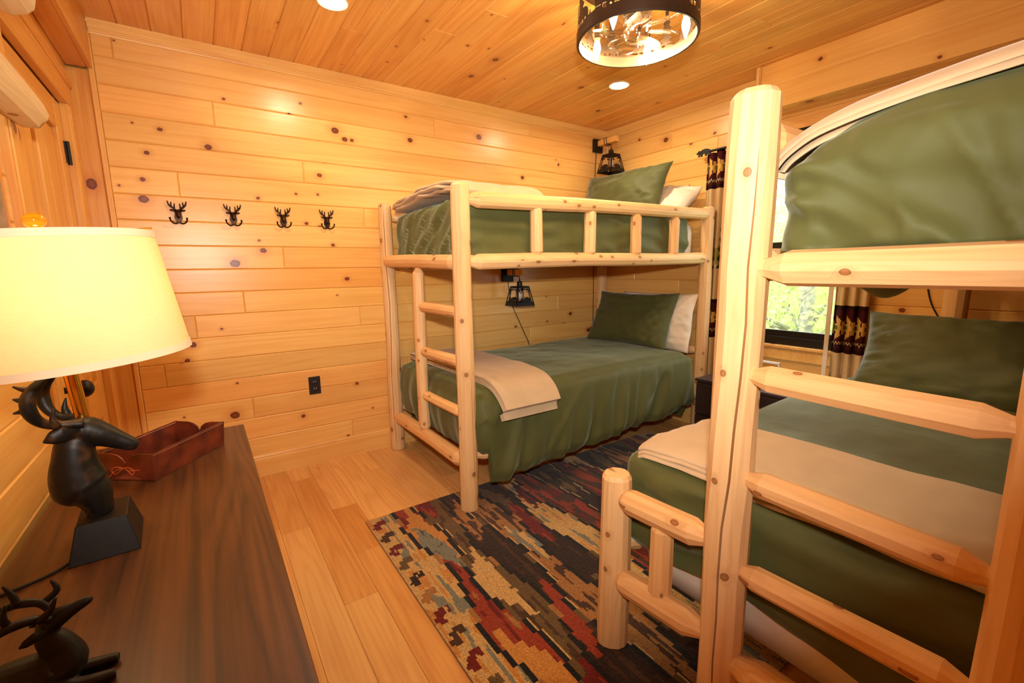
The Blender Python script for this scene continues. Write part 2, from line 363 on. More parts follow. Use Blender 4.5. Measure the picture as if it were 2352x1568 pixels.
# ------------------------------------------------------------------ the room
XR, YF, H = 3.476, -4.05, 2.44          # right wall, front wall, ceiling
XL = -0.10                               # left wall
AX_BACK = Matrix(((1, 0, 0), (0, 0, -1), (0, 1, 0)))     # columns: local X,Y,Z in world
AX_RIGHT = Matrix(((0, 0, -1), (-1, 0, 0), (0, 1, 0)))
AX_LEFT = Matrix(((0, 0, 1), (1, 0, 0), (0, 1, 0)))
AX_FLOOR = Matrix(((0, -1, 0), (1, 0, 0), (0, 0, 1)))
AX_CEIL = Matrix(((0, 1, 0), (1, 0, 0), (0, 0, -1)))
AX_FRONT = Matrix(((-1, 0, 0), (0, 0, 1), (0, 1, 0)))
def board(name, L, w, t, mat, ax, loc, parent, bev=0.005, tint=None, gap=0.0003):
    """chamfered board: X 0..L, Y -w/2..w/2, face at Z=0; ax gives its axes, loc its start"""
    a, b = w/2-gap, bev
    v = [(gap, -a, -t), (L-gap, -a, -t), (L-gap, a, -t), (gap, a, -t), (gap, -a, -b), (L-gap, -a, -b), (L-gap, a, -b), (gap, a, -b),
         (gap+b, -a+b, 0), (L-gap-b, -a+b, 0), (L-gap-b, a-b, 0), (gap+b, a-b, 0)]
    f = [(3, 2, 1, 0), (0, 1, 5, 4), (1, 2, 6, 5), (2, 3, 7, 6), (3, 0, 4, 7), (4, 5, 9, 8), (5, 6, 10, 9), (6, 7, 11, 10), (7, 4, 8, 11), (8, 9, 10, 11)]
    mw = ax.to_4x4(); mw.translation = loc
    o = mesh(name, v, f, mat, parent, mw)
    if tint is None:
        k = rnd.uniform(0.93, 1.06); h = rnd.uniform(-0.06, 0.045); tint = (k, k*(1-abs(h)*0.4+h), k*(1+h*1.4))
    o.color = (*tint, 1)
    return o
def slab(name, boxes, mat, label):
    m = MB()
    for b in boxes: m.box(*b)
    o = m.obj(name, mat); o.color = (0.75, 0.62, 0.5, 1)
    return tag(o, label, 'wall' if 'wall' in name else name.split('_')[0], kind='structure')
TH = 0.018
PITCH = 0.1277; ZT = 2.2885
rows = [(ZT - PITCH*k, ZT - PITCH*(k-1)) for k in range(0, 19)]     # (bottom, top)
rows = [(max(0.0, a), min(H, b)) for a, b in rows]

floor = slab('floor', [(XL-0.1, XR+0.1, YF-0.1, 0.1, -0.08, -TH)], M['pine_trim'], 'light hickory plank floor')
x = 0.52 - PITCH*5; special = {(0.648, 0): None}
col = 0
while x < XR+0.02:
    w = PITCH
    joints = {5: [-0.79, -1.95, -3.1], 6: [-0.205, -1.44, -2.7], 7: [-0.685, -1.145, -2.35, -3.2], 8: [-1.35, -2.6], 9: [-0.32, -1.9, -3.3], 10: [-1.0, -2.2]}.get(col, sorted([-rnd.uniform(0.3, 1.4), -rnd.uniform(1.7, 2.6), -rnd.uniform(2.9, 3.7)], reverse=True))
    ys = [0.0]+joints+[YF]
    for i in range(len(ys)-1):
        tint = None; k = rnd.uniform(0.9, 1.05); tint = (k, k*rnd.uniform(0.93, 1.0), k*rnd.uniform(0.84, 0.98))
        if (col, i) in ((5, 0),): tint = (0.86, 0.76, 0.62)
        if (col, i) in ((6, 1), (7, 1)): tint = (0.80, 0.64, 0.45)
        if rnd.random() < 0.12: tint = (0.85, 0.72, 0.56)
        board('floor_plank', ys[i]-ys[i+1], w, TH, M['floor'], AX_FLOOR, (x+w/2, ys[i+1], 0), floor, bev=0.0012, tint=tint, gap=0.0003)
    x += w; col += 1

ceiling = slab('ceiling', [(XL-0.1, XR+0.1, YF-0.1, 0.1, H+TH, H+0.1)], M['pine_trim'], 'tongue and groove pine ceiling')
x = 0.112 - 0.1303*2; col = 0
while x < XR:
    w = 0.1303
    js = {6: [-0.36], 9: [-0.57], 13: [-1.09, -2.7]}.get(col, sorted([-rnd.uniform(0.4, 3.6) for _ in range(rnd.choice((1, 1, 2)))], reverse=True))
    ys = [0.0]+js+[YF]
    for i in range(len(ys)-1):
        if ys[i]-ys[i+1] < 0.1: continue
        board('ceiling_board', ys[i]-ys[i+1], w, TH, M['pine_ceiling'], AX_CEIL, (x+w/2, ys[i+1], H), ceiling, bev=0.004)
    x += w; col += 1

wall_back = slab('wall_back', [(XL-0.1, XR+0.1, TH, 0.1, 0, H)], M['pine_trim'], 'horizontal knotty pine board wall with deer hooks')
JB = {0: [0.079, 2.6], 1: [1.779], 2: [0.47, 2.9], 3: [2.2], 4: [0.902], 5: [0.276, 2.75], 6: [1.25], 7: [2.1], 8: [0.75, 3.0], 9: [1.62], 10: [0.52, 2.35], 11: [0.275, 1.184, 2.9], 12: [1.9], 13: [0.11, 2.6], 14: [1.5], 15: [0.51, 2.2], 16: [1.7], 17: [1.082, 2.7], 18: [0.8]}
KNOTS = [(0.496, 1.298, 0.021), (0.129, 1.726, 0.01), (0.227, 1.983, 0.009), (0.16, 1.861, 0.01), (1.16, 2.063, 0.013), (1.595, 2.118, 0.014), (2.137, 2.214, 0.018), (1.113, 1.197, 0.011), (0.25, 0.851, 0.014), (0.216, 0.766, 0.01), (0.411, 0.411, 0.02), (0.781, 0.332, 0.01), (2.532, 1.964, 0.013), (0.972, 1.523, 0.008), (1.042, 1.41, 0.009), (0.525, 2.184, 0.007), (0.852, 2.161, 0.007), (0.917, 2.23, 0.006), (1.13, 0.493, 0.009), (0.122, 1.628, 0.018), (0.895, 1.539, 0.009), (0.629, 1.431, 0.006), (2.902, 2.104, 0.011), (1.203, 2.064, 0.01), (0.974, 1.715, 0.006), (0.85, 1.71, 0.006), (0.646, 1.67, 0.008), (1.916, 2.079, 0.008), (2.287, 2.055, 0.007), (0.44, 0.601, 0.005), (1.048, 0.14, 0.006), (1.555, 2.076, 0.007), (0.776, 1.68, 0.005), (3.048, 0.84, 0.014), (2.971, 0.759, 0.006), (2.449, 0.771, 0.009), (2.773, 1.009, 0.006), (1.464, 1.255, 0.012)]
TB = {6: (1.02, 0.98, 0.93), 8: (1.02, 0.93, 0.85), 9: (0.98, 0.85, 0.70), 5: (1.03, 1.03, 1.02), 10: (1.02, 0.99, 0.90)}
for k, (a, b) in enumerate(rows):
    if b-a < 0.02: continue
    xs = [0.0]+JB.get(k, [])+[XR]
    for i in range(len(xs)-1):
        o = board('wall_board', xs[i+1]-xs[i], b-a, TH, M['pine_back'], AX_BACK, (xs[i], 0, (a+b)/2), wall_back, tint=TB.get(k))
        mine = [q for q in KNOTS if xs[i] <= q[0] < xs[i+1] and a <= q[1] < b]
        for sl, q in zip('abc', sorted(mine, key=lambda q: -q[2])): o['knot_'+sl] = (q[0]-xs[i], q[1]-(a+b)/2, q[2])
# vertical board that fills the left end of the back wall
board('end_board', 2.215, 0.088, TH, M['pine_door'], Matrix(((0, -1, 0), (0, 0, -1), (1, 0, 0))), (-0.062, -0.012, 0), wall_back, tint=(1.0, 0.94, 0.86))['knot_a'] = (1.685, 0.008, 0.021)

WY0, WY1, WZ0, WZ1 = -1.16, -1.98, 0.725, 2.0                       # window opening
wall_right = slab('wall_right', [(XR+TH, XR+0.12, YF-0.1, WY1, 0, H), (XR+TH, XR+0.12, WY0, 0.1, 0, H), (XR+TH, XR+0.12, WY1, WY0, 0, WZ0), (XR+TH, XR+0.12, WY1, WY0, WZ1, H)], M['pine_trim'], 'horizontal pine board wall with the window')
for k, (a, b) in enumerate(rows):
    if b-a < 0.02: continue
    hole = b > WZ0+0.02 and a < WZ1-0.02
    segs = [(0.0, WY0), (WY1, YF)] if hole else [(0.0, YF)]
    if hole and b > WZ1: pass
    for s0, s1 in segs:
        js = [-rnd.uniform(0.25, 0.9)] if s1 > -1.5 else ([-rnd.uniform(2.2, 3.5)] if s0 < -1 else [-rnd.uniform(0.4, 1.5), -rnd.uniform(2.0, 3.4)])
        ys = [s0]+[j for j in js if s1+0.15 < j < s0-0.15]+[s1]
        for i in range(len(ys)-1):
            board('wall_board', ys[i]-ys[i+1], b-a, TH, M['pine'], AX_RIGHT, (XR, ys[i], (a+b)/2), wall_right)
DY0, DY1, DZ = -0.215, -1.065, 1.985                                 # door leaf
wall_left = slab('wall_left', [(XL-0.16, XL-0.05, YF-0.1, 0.1, 0, H)], M['pine_trim'], 'horizontal pine board wall with the door')
for k, (a, b) in enumerate(rows):
    if b-a < 0.02: continue
    segs = [(-0.012, -0.1), (-1.17, YF)] if a < DZ else [(-0.012, YF)]
    for s0, s1 in segs:
        ys = [s0]+[j for j in (-1.75 - 0.9*((k*0.37) % 1), -3.1-0.5*((k*0.61) % 1)) if s1+0.15 < j < s0-0.15]+[s1]
        for i in range(len(ys)-1):
            board('wall_board', ys[i]-ys[i+1], b-a, 0.05, M['pine'], AX_LEFT, (XL, ys[i+1], (a+b)/2), wall_left)
wall_front = slab('wall_front', [(XL-0.1, XR+0.1, YF-0.1, YF-TH, 0, H)], M['pine_trim'], 'pine board wall behind the camera')
for k, (a, b) in enumerate(rows):
    if b-a > 0.02: board('wall_board', XR-XL, b-a, TH, M['pine'], AX_FRONT, (XR, YF, (a+b)/2), wall_front)

# boxed soffits under the ceiling
sR = thing('trim_1', 'boxed pine soffit under the ceiling along the window wall', None, (3.282, -1.45, 2.17), kind='structure')
board('face_board', -1.45-YF, 0.135, TH, M['pine'], AX_RIGHT, (3.282, -1.468, 2.3735), sR, tint=(1.03, 1.0, 0.94))
board('face_board', -1.45-YF, 0.131, TH, M['pine'], AX_RIGHT, (3.282, -1.468, 2.2405), sR, tint=(1.0, 0.94, 0.86), bev=0.001)
board('under_board', -1.45-YF, 0.095, TH, M['pine'], AX_CEIL, (3.349, YF, 2.175), sR)
board('under_board', -1.45-YF, 0.078, TH, M['pine'], AX_CEIL, (3.4355, YF, 2.175), sR)
board('end_board', XR-3.282, 0.265, TH, M['pine'], Matrix(((-1, 0, 0), (0, 0, 1), (0, 1, 0))), (XR, -1.45, 2.3075), sR)
board('corner_strip', 0.272, 0.02, 0.016, M['pine_trim'], Matrix(((0, 0, -1), (0, 1, 0), (1, 0, 0))), (3.272, -1.452, 2.168), sR, bev=0.002, tint=(1.05, 1.05, 1.05))
sL = thing('trim_2', 'boxed pine soffit under the ceiling above the door', None, (0, -0.02, 2.215), kind='structure')
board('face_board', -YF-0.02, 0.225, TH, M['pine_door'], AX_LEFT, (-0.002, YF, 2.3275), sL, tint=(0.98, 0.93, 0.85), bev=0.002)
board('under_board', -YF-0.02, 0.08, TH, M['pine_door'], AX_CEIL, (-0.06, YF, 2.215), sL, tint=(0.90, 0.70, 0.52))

def strip(name, prof, axis, a, b, mat, label, tint=(1, 1, 1)):
    """moulding: profile in the plane across the run, swept from a to b along x or y"""
    n = len(prof); mk = (lambda s, p: (s, p[0], p[1])) if axis == 'x' else (lambda s, p: (p[0], s, p[1]))
    v = [mk(a, p) for p in prof]+[mk(b, p) for p in prof]
    f = [tuple(range(n)), tuple(range(2*n-1, n-1, -1))]+[(i, (i+1) % n, (i+1) % n+n, i+n) for i in range(n)]
    bm = bmesh.new(); vs = [bm.verts.new(p) for p in v]
    for q in f: bm.faces.new([vs[i] for i in q])
    # board material expects the length on local X
    if axis == 'y':
        ax = Matrix(((0, -1, 0), (1, 0, 0), (0, 0, 1))).to_4x4(); bmesh.ops.transform(bm, matrix=ax.inverted(), verts=bm.verts)
        o = bm_obj(name, bm, mat, None, ax)
    else: o = bm_obj(name, bm, mat)
    o.color = (*tint, 1); return tag(o, label, None, kind='structure')
crown = [(-0.0, 2.378), (-0.008, 2.378), (-0.010, 2.386), (-0.014, 2.387), (-0.015, 2.393), (-0.019, 2.394), (-0.020, 2.400), (-0.024, 2.402), (-0.026, 2.44), (0.0, 2.44)]
strip('trim_3', crown, 'x', 0.0, XR, M['pine_trim'], 'pale crown moulding along the top of the hook wall', (1.06, 1.08, 1.06))
strip('trim_4', [(XR+y, z) for y, z in crown], 'y', -1.45, 0.0, M['pine_trim'], 'pale crown moulding in the corner above the far bunk pillows', (1.05, 1.05, 1.02))
o = board('trim_5', 2.385, 0.022, 0.02, M['pine_trim'], Matrix(((0, -1, 0), (0, 0, -1), (1, 0, 0))), (-0.008, -0.02, 0), None, bev=0.003, tint=(1.0, 0.90, 0.80)); tag(o, 'narrow vertical corner strip at the left end of the hook wall', None, kind='structure')
o = board('trim_6', 2.385, 0.02, 0.02, M['pine_trim'], Matrix(((0, -0.7071, -0.7071), (0, 0.7071, -0.7071), (1, 0, 0))), (XR-0.012, -0.012, 0), None, bev=0.004); tag(o, 'slim vertical corner strip behind the far bunk pillows', None, kind='structure')
bb = [(0.0, 0.0), (-0.016, 0.0), (-0.016, 0.108), (-0.011, 0.116), (-0.012, 0.122), (-0.007, 0.134), (0.0, 0.134)]
strip('baseboard_back', bb, 'x', 0.0, XR, M['pine_trim'], 'pine baseboard under the hook wall', (1.03, 1.0, 0.94))
strip('baseboard_right', [(XR+y, z) for y, z in bb], 'y', YF, 0.0, M['pine_trim'], 'pine baseboard under the window wall')
strip('baseboard_left', [(XL-y, z) for y, z in bb], 'y', YF, -1.17, M['pine_trim'], 'pine baseboard behind the dresser')

# ------------------------------------------------------------------ door
door = thing('door_1', 'panelled knotty pine door with black hinge and round knob', 'door', (XL, -0.64, 0), kind='structure')
# stiles and rails proud, panels recessed: leaf face at x = -0.112
def vboard(name, y0, y1, z0, z1, xface, t, parent, tint, mat='pine_door', bev=0.004, horiz=False):
    if horiz: return board(name, y1-y0, z1-z0, t, M[mat], AX_LEFT, (xface, y0, (z0+z1)/2), parent, bev=bev, tint=tint)
    ax = Matrix(((0, 0, 1), (0, -1, 0), (1, 0, 0)))
    return board(name, z1-z0, y1-y0, t, M[mat], ax, (xface, (y0+y1)/2, z0), parent, bev=bev, tint=tint)
XD = -0.112; tn = (0.98, 0.96, 0.86)
vboard('stile', DY0-0.11, DY0, 0.012, DZ, XD, 0.03, door, (1.0, 0.97, 0.88)); vboard('stile', DY1, DY1+0.115, 0.012, DZ, XD, 0.03, door, (1.0, 0.97, 0.85))
vboard('stile', -0.69, -0.585, 0.20, 1.86, XD, 0.03, door, tn)
for z0, z1 in ((0.012, 0.2), (0.60, 0.77), (1.86, DZ)): vboard('rail', DY1+0.115, DY0-0.11, z0, z1, XD, 0.03, door, (0.97, 0.93, 0.82), horiz=True)
for y0, y1 in ((DY1+0.115, -0.69), (-0.585, DY0-0.11)):
    for z0, z1 in ((0.2, 0.6), (0.77, 1.86)):
        vboard('panel', y0, y1, z0, z1, XD-0.018, 0.01, door, (0.99, 0.94, 0.82), bev=0.001)
        vboard('raised_field', y0+0.035, y1-0.035, z0+0.035, z1-0.035, XD-0.006, 0.014, door, (1.0, 0.98, 0.88), bev=0.012)
for y0, y1, t in ((DY0, DY0+0.10, (1.0, 0.95, 0.85)), (DY1-0.105, DY1, (1.02, 0.98, 0.90))):
    vboard('casing', y0, y1, 0, DZ+0.005, -0.082, 0.03, door, t); vboard('casing_bead', y0+0.015, y1-0.015, 0, DZ, -0.078, 0.01, door, t, bev=0.004)
vboard('head_casing', DY1-0.105, DY0+0.10, DZ+0.005, 2.115, -0.080, 0.03, door, (1.0, 0.93, 0.80), horiz=True)
vboard('head_bead', DY1-0.115, DY0+0.10, 2.085, 2.125, -0.074, 0.03, door, (0.98, 0.88, 0.72), horiz=True)
for z in (1.78, 1.0, 0.25):
    h = MB().box(-0.113, -0.108, DY0-0.034, DY0-0.004, z-0.045, z+0.045).obj('hinge', M['iron'], door)
    MB().tube([(-0.104, DY0-0.002, z-0.05), (-0.104, DY0-0.002, z+0.05)], 0.007, 10).obj('hinge_pin', M['iron'], h)
kn = sharp(MB().tube([(-0.112, -0.99, 0.86), (-0.104, -0.99, 0.86)], 0.032, 20).tube([(-0.108, -0.99, 0.86), (-0.066, -0.99, 0.86)], [0.012, 0.010], 12).ball((-0.045, -0.99, 0.86), (0.026, 0.028, 0.03), 18).obj('door_knob', M['iron'], door))

# ------------------------------------------------------------------ window
win = thing('window_1', 'black framed double hung window in the right wall between the beds', 'window', (XR, (WY0+WY1)/2, WZ0), kind='structure')
m = MB(); xf0, xf1 = XR-0.012, XR+0.09
m.box(xf0, xf1, WY1, WY1+0.045, WZ0, WZ1).box(xf0, xf1, WY0-0.045, WY0, WZ0, WZ1).box(xf0, xf1, WY1, WY0, WZ0, WZ0+0.05).box(xf0, xf1, WY1, WY0, WZ1-0.05, WZ1)
m.obj('window_frame', M['window_black'], win)
for nm, z0, z1, dx in (('lower_sash', WZ0+0.05, 1.385, 0.02), ('upper_sash', 1.355, WZ1-0.05, 0.05)):
    s = MB(); ya, yb = WY1+0.045, WY0-0.045
    s.box(XR+dx, XR+dx+0.028, ya, ya+0.035, z0, z1).box(XR+dx, XR+dx+0.028, yb-0.035, yb, z0, z1).box(XR+dx, XR+dx+0.028, ya, yb, z0, z0+0.04).box(XR+dx, XR+dx+0.028, ya, yb, z1-0.035, z1)
    so = s.obj(nm, M['window_black'], win)
    MB().box(XR+dx+0.012, XR+dx+0.016, ya+0.03, yb-0.03, z0+0.03, z1-0.03).obj('pane', M['glass'], so)
MB().box(XR-0.045, XR+0.005, WY1-0.05, WY0+0.05, WZ0-0.022, WZ0-0.001, 0.005).obj('window_stool', M['pine_trim'], win).color = (1.08, 1.1, 1.08, 1)
MB().box(XR-0.022, XR, WY1-0.07, WY0+0.07, WZ0-0.10, WZ0-0.022, 0.004).obj('window_apron', M['pine_trim'], win).color = (1.06, 1.05, 1.0, 1)
for y0, y1 in ((WY0, WY0+0.07), (WY1-0.07, WY1)): MB().box(XR-0.02, XR, y0, y1, WZ0-0.02, WZ1+0.07, 0.004).obj('side_casing', M['pine_trim'], win)
MB().box(XR-0.02, XR, WY1-0.07, WY0+0.07, WZ1, WZ1+0.07, 0.004).obj('head_casing', M['pine_trim'], win)

# ------------------------------------------------------------------ outside: spring woods
def leafmat(name, a, b):
    T = NT(name); g = T.n('NewGeometry'); c = T.mix(g.outputs['Random Per Island'], a, b)
    df = T.n('BsdfDiffuse', Color=c); tl = T.n('BsdfTranslucent', Color=c); mx = T.n('MixShader', i0=0.5, i1=df.outputs[0], i2=tl.outputs[0]); T.t.links.new(mx.outputs[0], T.out.inputs[0]); return T.m
LEAF = [leafmat('spring_leaves_yellow', srgb(226, 232, 172), srgb(190, 212, 130)), leafmat('spring_leaves_green', srgb(204, 218, 160), srgb(170, 196, 124))]
M['bark'] = plain('grey_bark', srgb(150, 146, 138), 0.9, noise_amt=0.3, nscale=12.0, bump=0.5)
M['ground'] = plain('forest_floor', srgb(140, 146, 78), 0.95, noise_amt=0.3, nscale=2.0, bump=0.4)
gnd = []
gv, gf = [], []; n = 24
for i in range(n+1):
    for j in range(n+1):
        xx, yy = XR+0.3+i*36/n, -14+j*34/n; gv.append((xx, yy, -0.7+noise.noise(Vector((xx*0.2, yy*0.2, 0)))*0.35+max(0, xx-14)*0.05))
for i in range(n):
    for j in range(n): gf.append((i*(n+1)+j, (i+1)*(n+1)+j, (i+1)*(n+1)+j+1, i*(n+1)+j+1))
tag(mesh('forest_ground', gv, gf, M['ground'], smooth=True), 'leafy forest ground outside the window', 'ground', kind='structure')
def tree(x, y, h, r, mi, label, nl=900):
    t = thing('tree', label, 'tree', (x, y, -0.8), 'spring trees outside the window')
    q = random.Random(int(x*100+y*10)); m = MB()
    lean = (q.uniform(-0.03, 0.03), q.uniform(-0.05, 0.05))
    P = [Vector((x+lean[0]*z+0.05*math.sin(z*1.3), y+lean[1]*z+0.05*math.cos(z*1.1+x), z-0.9)) for z in [h*i/8 for i in range(9)]]
    m.tube(P, [r*(1-0.75*i/8) for i in range(9)], 8); tips = []
    for i in range(9):
        b = P[q.choice((1, 1, 1, 2, 2, 3, 4, 5))]; d = Vector((q.uniform(-1, 1), q.uniform(-1, 1), q.uniform(-0.1, 0.6)))*q.uniform(0.8, 1.8)
        m.tube([b, b+d*0.5+Vector((0, 0, 0.1)), b+d], [r*0.28, r*0.18, r*0.05], 5); tips.append((b, b+d))
    m.obj('trunk', M['bark'], t, smooth=True, weld=False)
    v, f = [], []
    for i in range(nl):
        a, b = q.choice(tips); c = a.lerp(b, q.uniform(0.2, 1.15))+Vector((q.gauss(0, 0.55), q.gauss(0, 0.55), q.gauss(0, 0.55)))
        u = Vector((q.uniform(-1, 1), q.uniform(-1, 1), q.uniform(-1, 1))).normalized(); w = u.orthogonal().normalized(); s = q.uniform(0.03, 0.065)*(1+max(0, x-9)*0.06); k = len(v)
        v += [c-u*s, c+w*s*0.6, c+u*s, c-w*s*0.6]; f.append((k, k+1, k+2, k+3))
    o = mesh('foliage', v, f, LEAF[mi], t); o['kind'] = 'stuff'
TREES = [(8.3, 0.35, 8, 0.13, 0, 'grey trunked tree nearest the left edge of the window'), (9.6, -0.25, 9, 0.07, 0, 'thin sapling in the left half of the window'), (8.9, 1.6, 8, 0.10, 1, 'leafy tree hidden mostly by the near bunk post outside the window'), (7.6, -1.02, 8, 0.10, 1, 'dark grey trunk at the right side of the window'), (11.5, 0.55, 10, 0.12, 0, 'slim tree at the middle of the window'), (13.0, -0.6, 11, 0.14, 1, 'straight tree behind the right window edge'), (14.5, 1.6, 11, 0.13, 0, 'tall yellow green tree deep in the woods'), (15.5, 3.4, 11, 0.15, 1, 'darker green tree deep in the woods'), (17.0, 0.0, 12, 0.16, 0, 'far pale tree at the centre of the window'), (18.0, 5.0, 12, 0.16, 1, 'farthest green tree left of the window centre'), (19.5, 2.2, 12, 0.18, 0, 'farthest yellow tree in the window'), (16.0, -2.4, 12, 0.16, 0, 'pale tree behind the patterned curtain edge')]
for tr_ in TREES: tree(*tr_, nl=4000 if tr_[0] > 11 else 2200)

# ------------------------------------------------------------------ logs and beds
def log(name, p0, p1, r0, r1=None, parent=None, ends=('cut', 'cut'), n=13, seed=0, crack=None, mat='log', tint=None, bow=0.0):
    """peeled log, local X along it; ends: 'cut' chamfered flat end, 'tenon' whittled cone that enters a post, 'flat'"""
    q = random.Random(seed*131+int((p0[0]+p0[1]*3+p0[2]*7)*1000)); r1 = r1 or r0
    p0, p1 = Vector(p0), Vector(p1); d = p1-p0; L = d.length; X = d.normalized()
    Y = Vector((0, 0, 1)).cross(X) if abs(X.z) < 0.9 else Vector((0, 1, 0)).cross(X)
    Y.normalize(); Z = X.cross(Y); mw = Matrix((X, Y, Z)).transposed().to_4x4(); mw.translation = p0
    st = []
    e0 = {'cut': [(0, 0.80), (0.012, 0.97)], 'tenon': [(0, 0.58), (0.35*r0, 0.60), (1.45*r0, 1.0), (1.7*r0, 1.0)], 'peg': [(0, 0.45), (0.3*r0, 0.62), (0.85*r0, 1.0)], 'flat': [(0, 1.0)], 'round': [(0, 0.45), (0.008, 0.72), (0.022, 0.92), (0.04, 1.0)]}
    a = e0[ends[0]]; b = e0[ends[1]]
    for s, k in a: st.append((s, k))
    m = max(2, int(L/0.12))
    for i in range(1, m): 
        s = L*i/m
        if a[-1][0]+0.03 < s < L-b[-1][0]-0.03: st.append((s, 1.0))
    for s, k in reversed(b): st.append((L-s, k))
    if crack:
        gap = 0.06; base = [gap+(2*math.pi-2*gap)*(i+0.5)/n for i in range(n)]
    else: base = [2*math.pi*(i+q.uniform(-0.22, 0.22))/n for i in range(n)]
    rr = [q.uniform(0.955, 1.03) for _ in base]; ph = q.uniform(0, 6.28)
    v, f = [], []; cnt = n+(3 if crack else 0)
    for s, k in st:
        t = s/L; r = lerp(r0, r1, t)*k*(1+0.018*math.sin(s*9+ph)); cy = bow*math.sin(math.pi*t)+0.003*math.sin(s*5+ph); cz = 0.003*math.cos(s*4+ph)
        if crack:
            th0, dep, wid, c0, c1, slope = crack
            th = th0+slope*(t-0.5)+0.09*math.sin(s*7+1)+0.04*math.sin(s*19)
            act = 1.0 if c0 <= t <= c1 else 0.0
            wloc = wid/r*act*(0.55+0.45*math.sin(max(0, min(1, (t-c0)/(c1-c0)))*math.pi))+0.004
            ring = [(th+w_, r*k2) for w_, k2 in ((-wloc, 1.0), (0.0, 1.0-dep*act/r), (wloc, 1.0))]+[(th+bb_, r*rr[i]) for i, bb_ in enumerate(base)]
        else: ring = [(bb_, r*rr[i]) for i, bb_ in enumerate(base)]
        for an, r_ in ring: v.append((s, cy+r_*math.cos(an), cz+r_*math.sin(an)))
    for i in range(len(st)-1):
        for k in range(cnt): f.append((i*cnt+k, i*cnt+(k+1) % cnt, (i+1)*cnt+(k+1) % cnt, (i+1)*cnt+k))
    f.append(tuple(range(cnt-1, -1, -1))); f.append(tuple(range((len(st)-1)*cnt, len(st)*cnt)))
    o = mesh(name, v, f, M[mat], parent, mw)
    if tint is None: kk = q.uniform(0.95, 1.05); tint = (kk, kk*q.uniform(0.95, 1.0), kk*q.uniform(0.88, 1.0))
    o.color = (*tint, 1); sharp(o, 13); return o

b1 = thing('log_bunk_bed', 'peeled log twin bunk bed in the far corner against the hook wall', 'bunk bed', (2.36, -0.6, 0), 'log bunk beds')
PX0, PX1, PYB, PYF = 1.365, 3.355, -0.085, -1.115
PALE = (1.0, 1.0, 0.98)
log('post', (PX0, PYB, 0), (PX0-0.004, PYB, 1.675), 0.050, 0.042, b1, seed=1, crack=(-2.15, 0.02, 0.0025, 0.05, 0.97, 0.25), tint=PALE)
log('post', (PX0+0.004, PYF, 0), (PX0, PYF, 1.645), 0.048, 0.045, b1, seed=2, crack=(-1.35, 0.018, 0.003, 0.0, 0.55, 0.3), tint=(1.0, 0.96, 0.88))
log('post', (PX1, PYF, 0), (PX1, PYF, 1.66), 0.047, 0.044, b1, seed=3); log('post', (PX1, PYB, 0), (PX1, PYB, 1.66), 0.047, 0.044, b1, seed=4)
for y, zt in ((PYF, 1.59), (PYB, 1.60)):
    log('guard_rail', (PX0+0.035, y, zt-0.012), (PX1-0.02, y, zt+0.022), 0.041, 0.038, b1, ('tenon', 'round'), seed=5, tint=(1.0, 0.97, 0.90))
    log('side_rail', (PX0+0.033, y, 1.283), (PX1-0.02, y, 1.302), 0.040, 0.039, b1, ('tenon', 'round'), seed=6, tint=(1.02, 1.0, 0.95))
    log('lower_side_rail', (PX0+0.03, y, 0.30), (PX1-0.03, y, 0.30), 0.042, 0.04, b1, ('tenon', 'tenon'), seed=7)
for i, xx in enumerate((1.814, 2.204, 2.599, 2.981)):
    log('spindle', (xx, PYF, 1.305), (xx, PYF, 1.580), 0.035, 0.034, b1, ('peg', 'peg'), n=10, seed=10+i, tint=(1.04, 1.03, 1.0) if i < 2 else (0.98, 0.90, 0.78))
log('foot_rail', (PX0, PYB-0.03, 0.243), (PX0, PYF+0.03, 0.262), 0.043, 0.042, b1, ('tenon', 'tenon'), seed=15, tint=(1.02, 0.94, 0.82))
log('foot_rail', (PX0-0.01, PYB-0.02, 1.305), (PX0, PYF+0.03, 1.283), 0.040, 0.038, b1, ('round', 'tenon'), seed=16, tint=(1.02, 0.98, 0.90))
log('head_rail', (PX1, PYB-0.03, 0.30), (PX1, PYF+0.03, 0.30), 0.042, 0.04, b1, ('tenon', 'tenon'), seed=17)
log('head_rail', (PX1, PYB-0.03, 1.29), (PX1, PYF+0.03, 1.29), 0.040, 0.038, b1, ('tenon', 'tenon'), seed=18)
log('head_rail', (PX1, PYB-0.03, 0.62), (PX1, PYF+0.03, 0.62), 0.036, 0.035, b1, ('tenon', 'tenon'), seed=19)
log('ladder_stile', (PX0, -0.570, 0.275), (PX0, -0.578, 1.262), 0.037, 0.034, b1, ('peg', 'peg'), seed=20, tint=(1.04, 1.02, 0.96))
for i, z in enumerate((1.034, 0.778, 0.512)):
    log('rung', (PX0, -0.595, z), (PX0, -1.085, z+0.004), 0.029, 0.028, b1, ('tenon', 'tenon'), n=10, seed=21+i, tint=(1.04, 0.98, 0.86))
MB().box(PX0+0.04, PX1-0.04, PYF+0.03, PYB-0.03, 1.30, 1.315).obj('platform', M['pine'], b1); MB().box(PX0+0.04, PX1-0.04, PYF+0.03, PYB-0.03, 0.315, 0.33).obj('platform', M['pine'], b1)

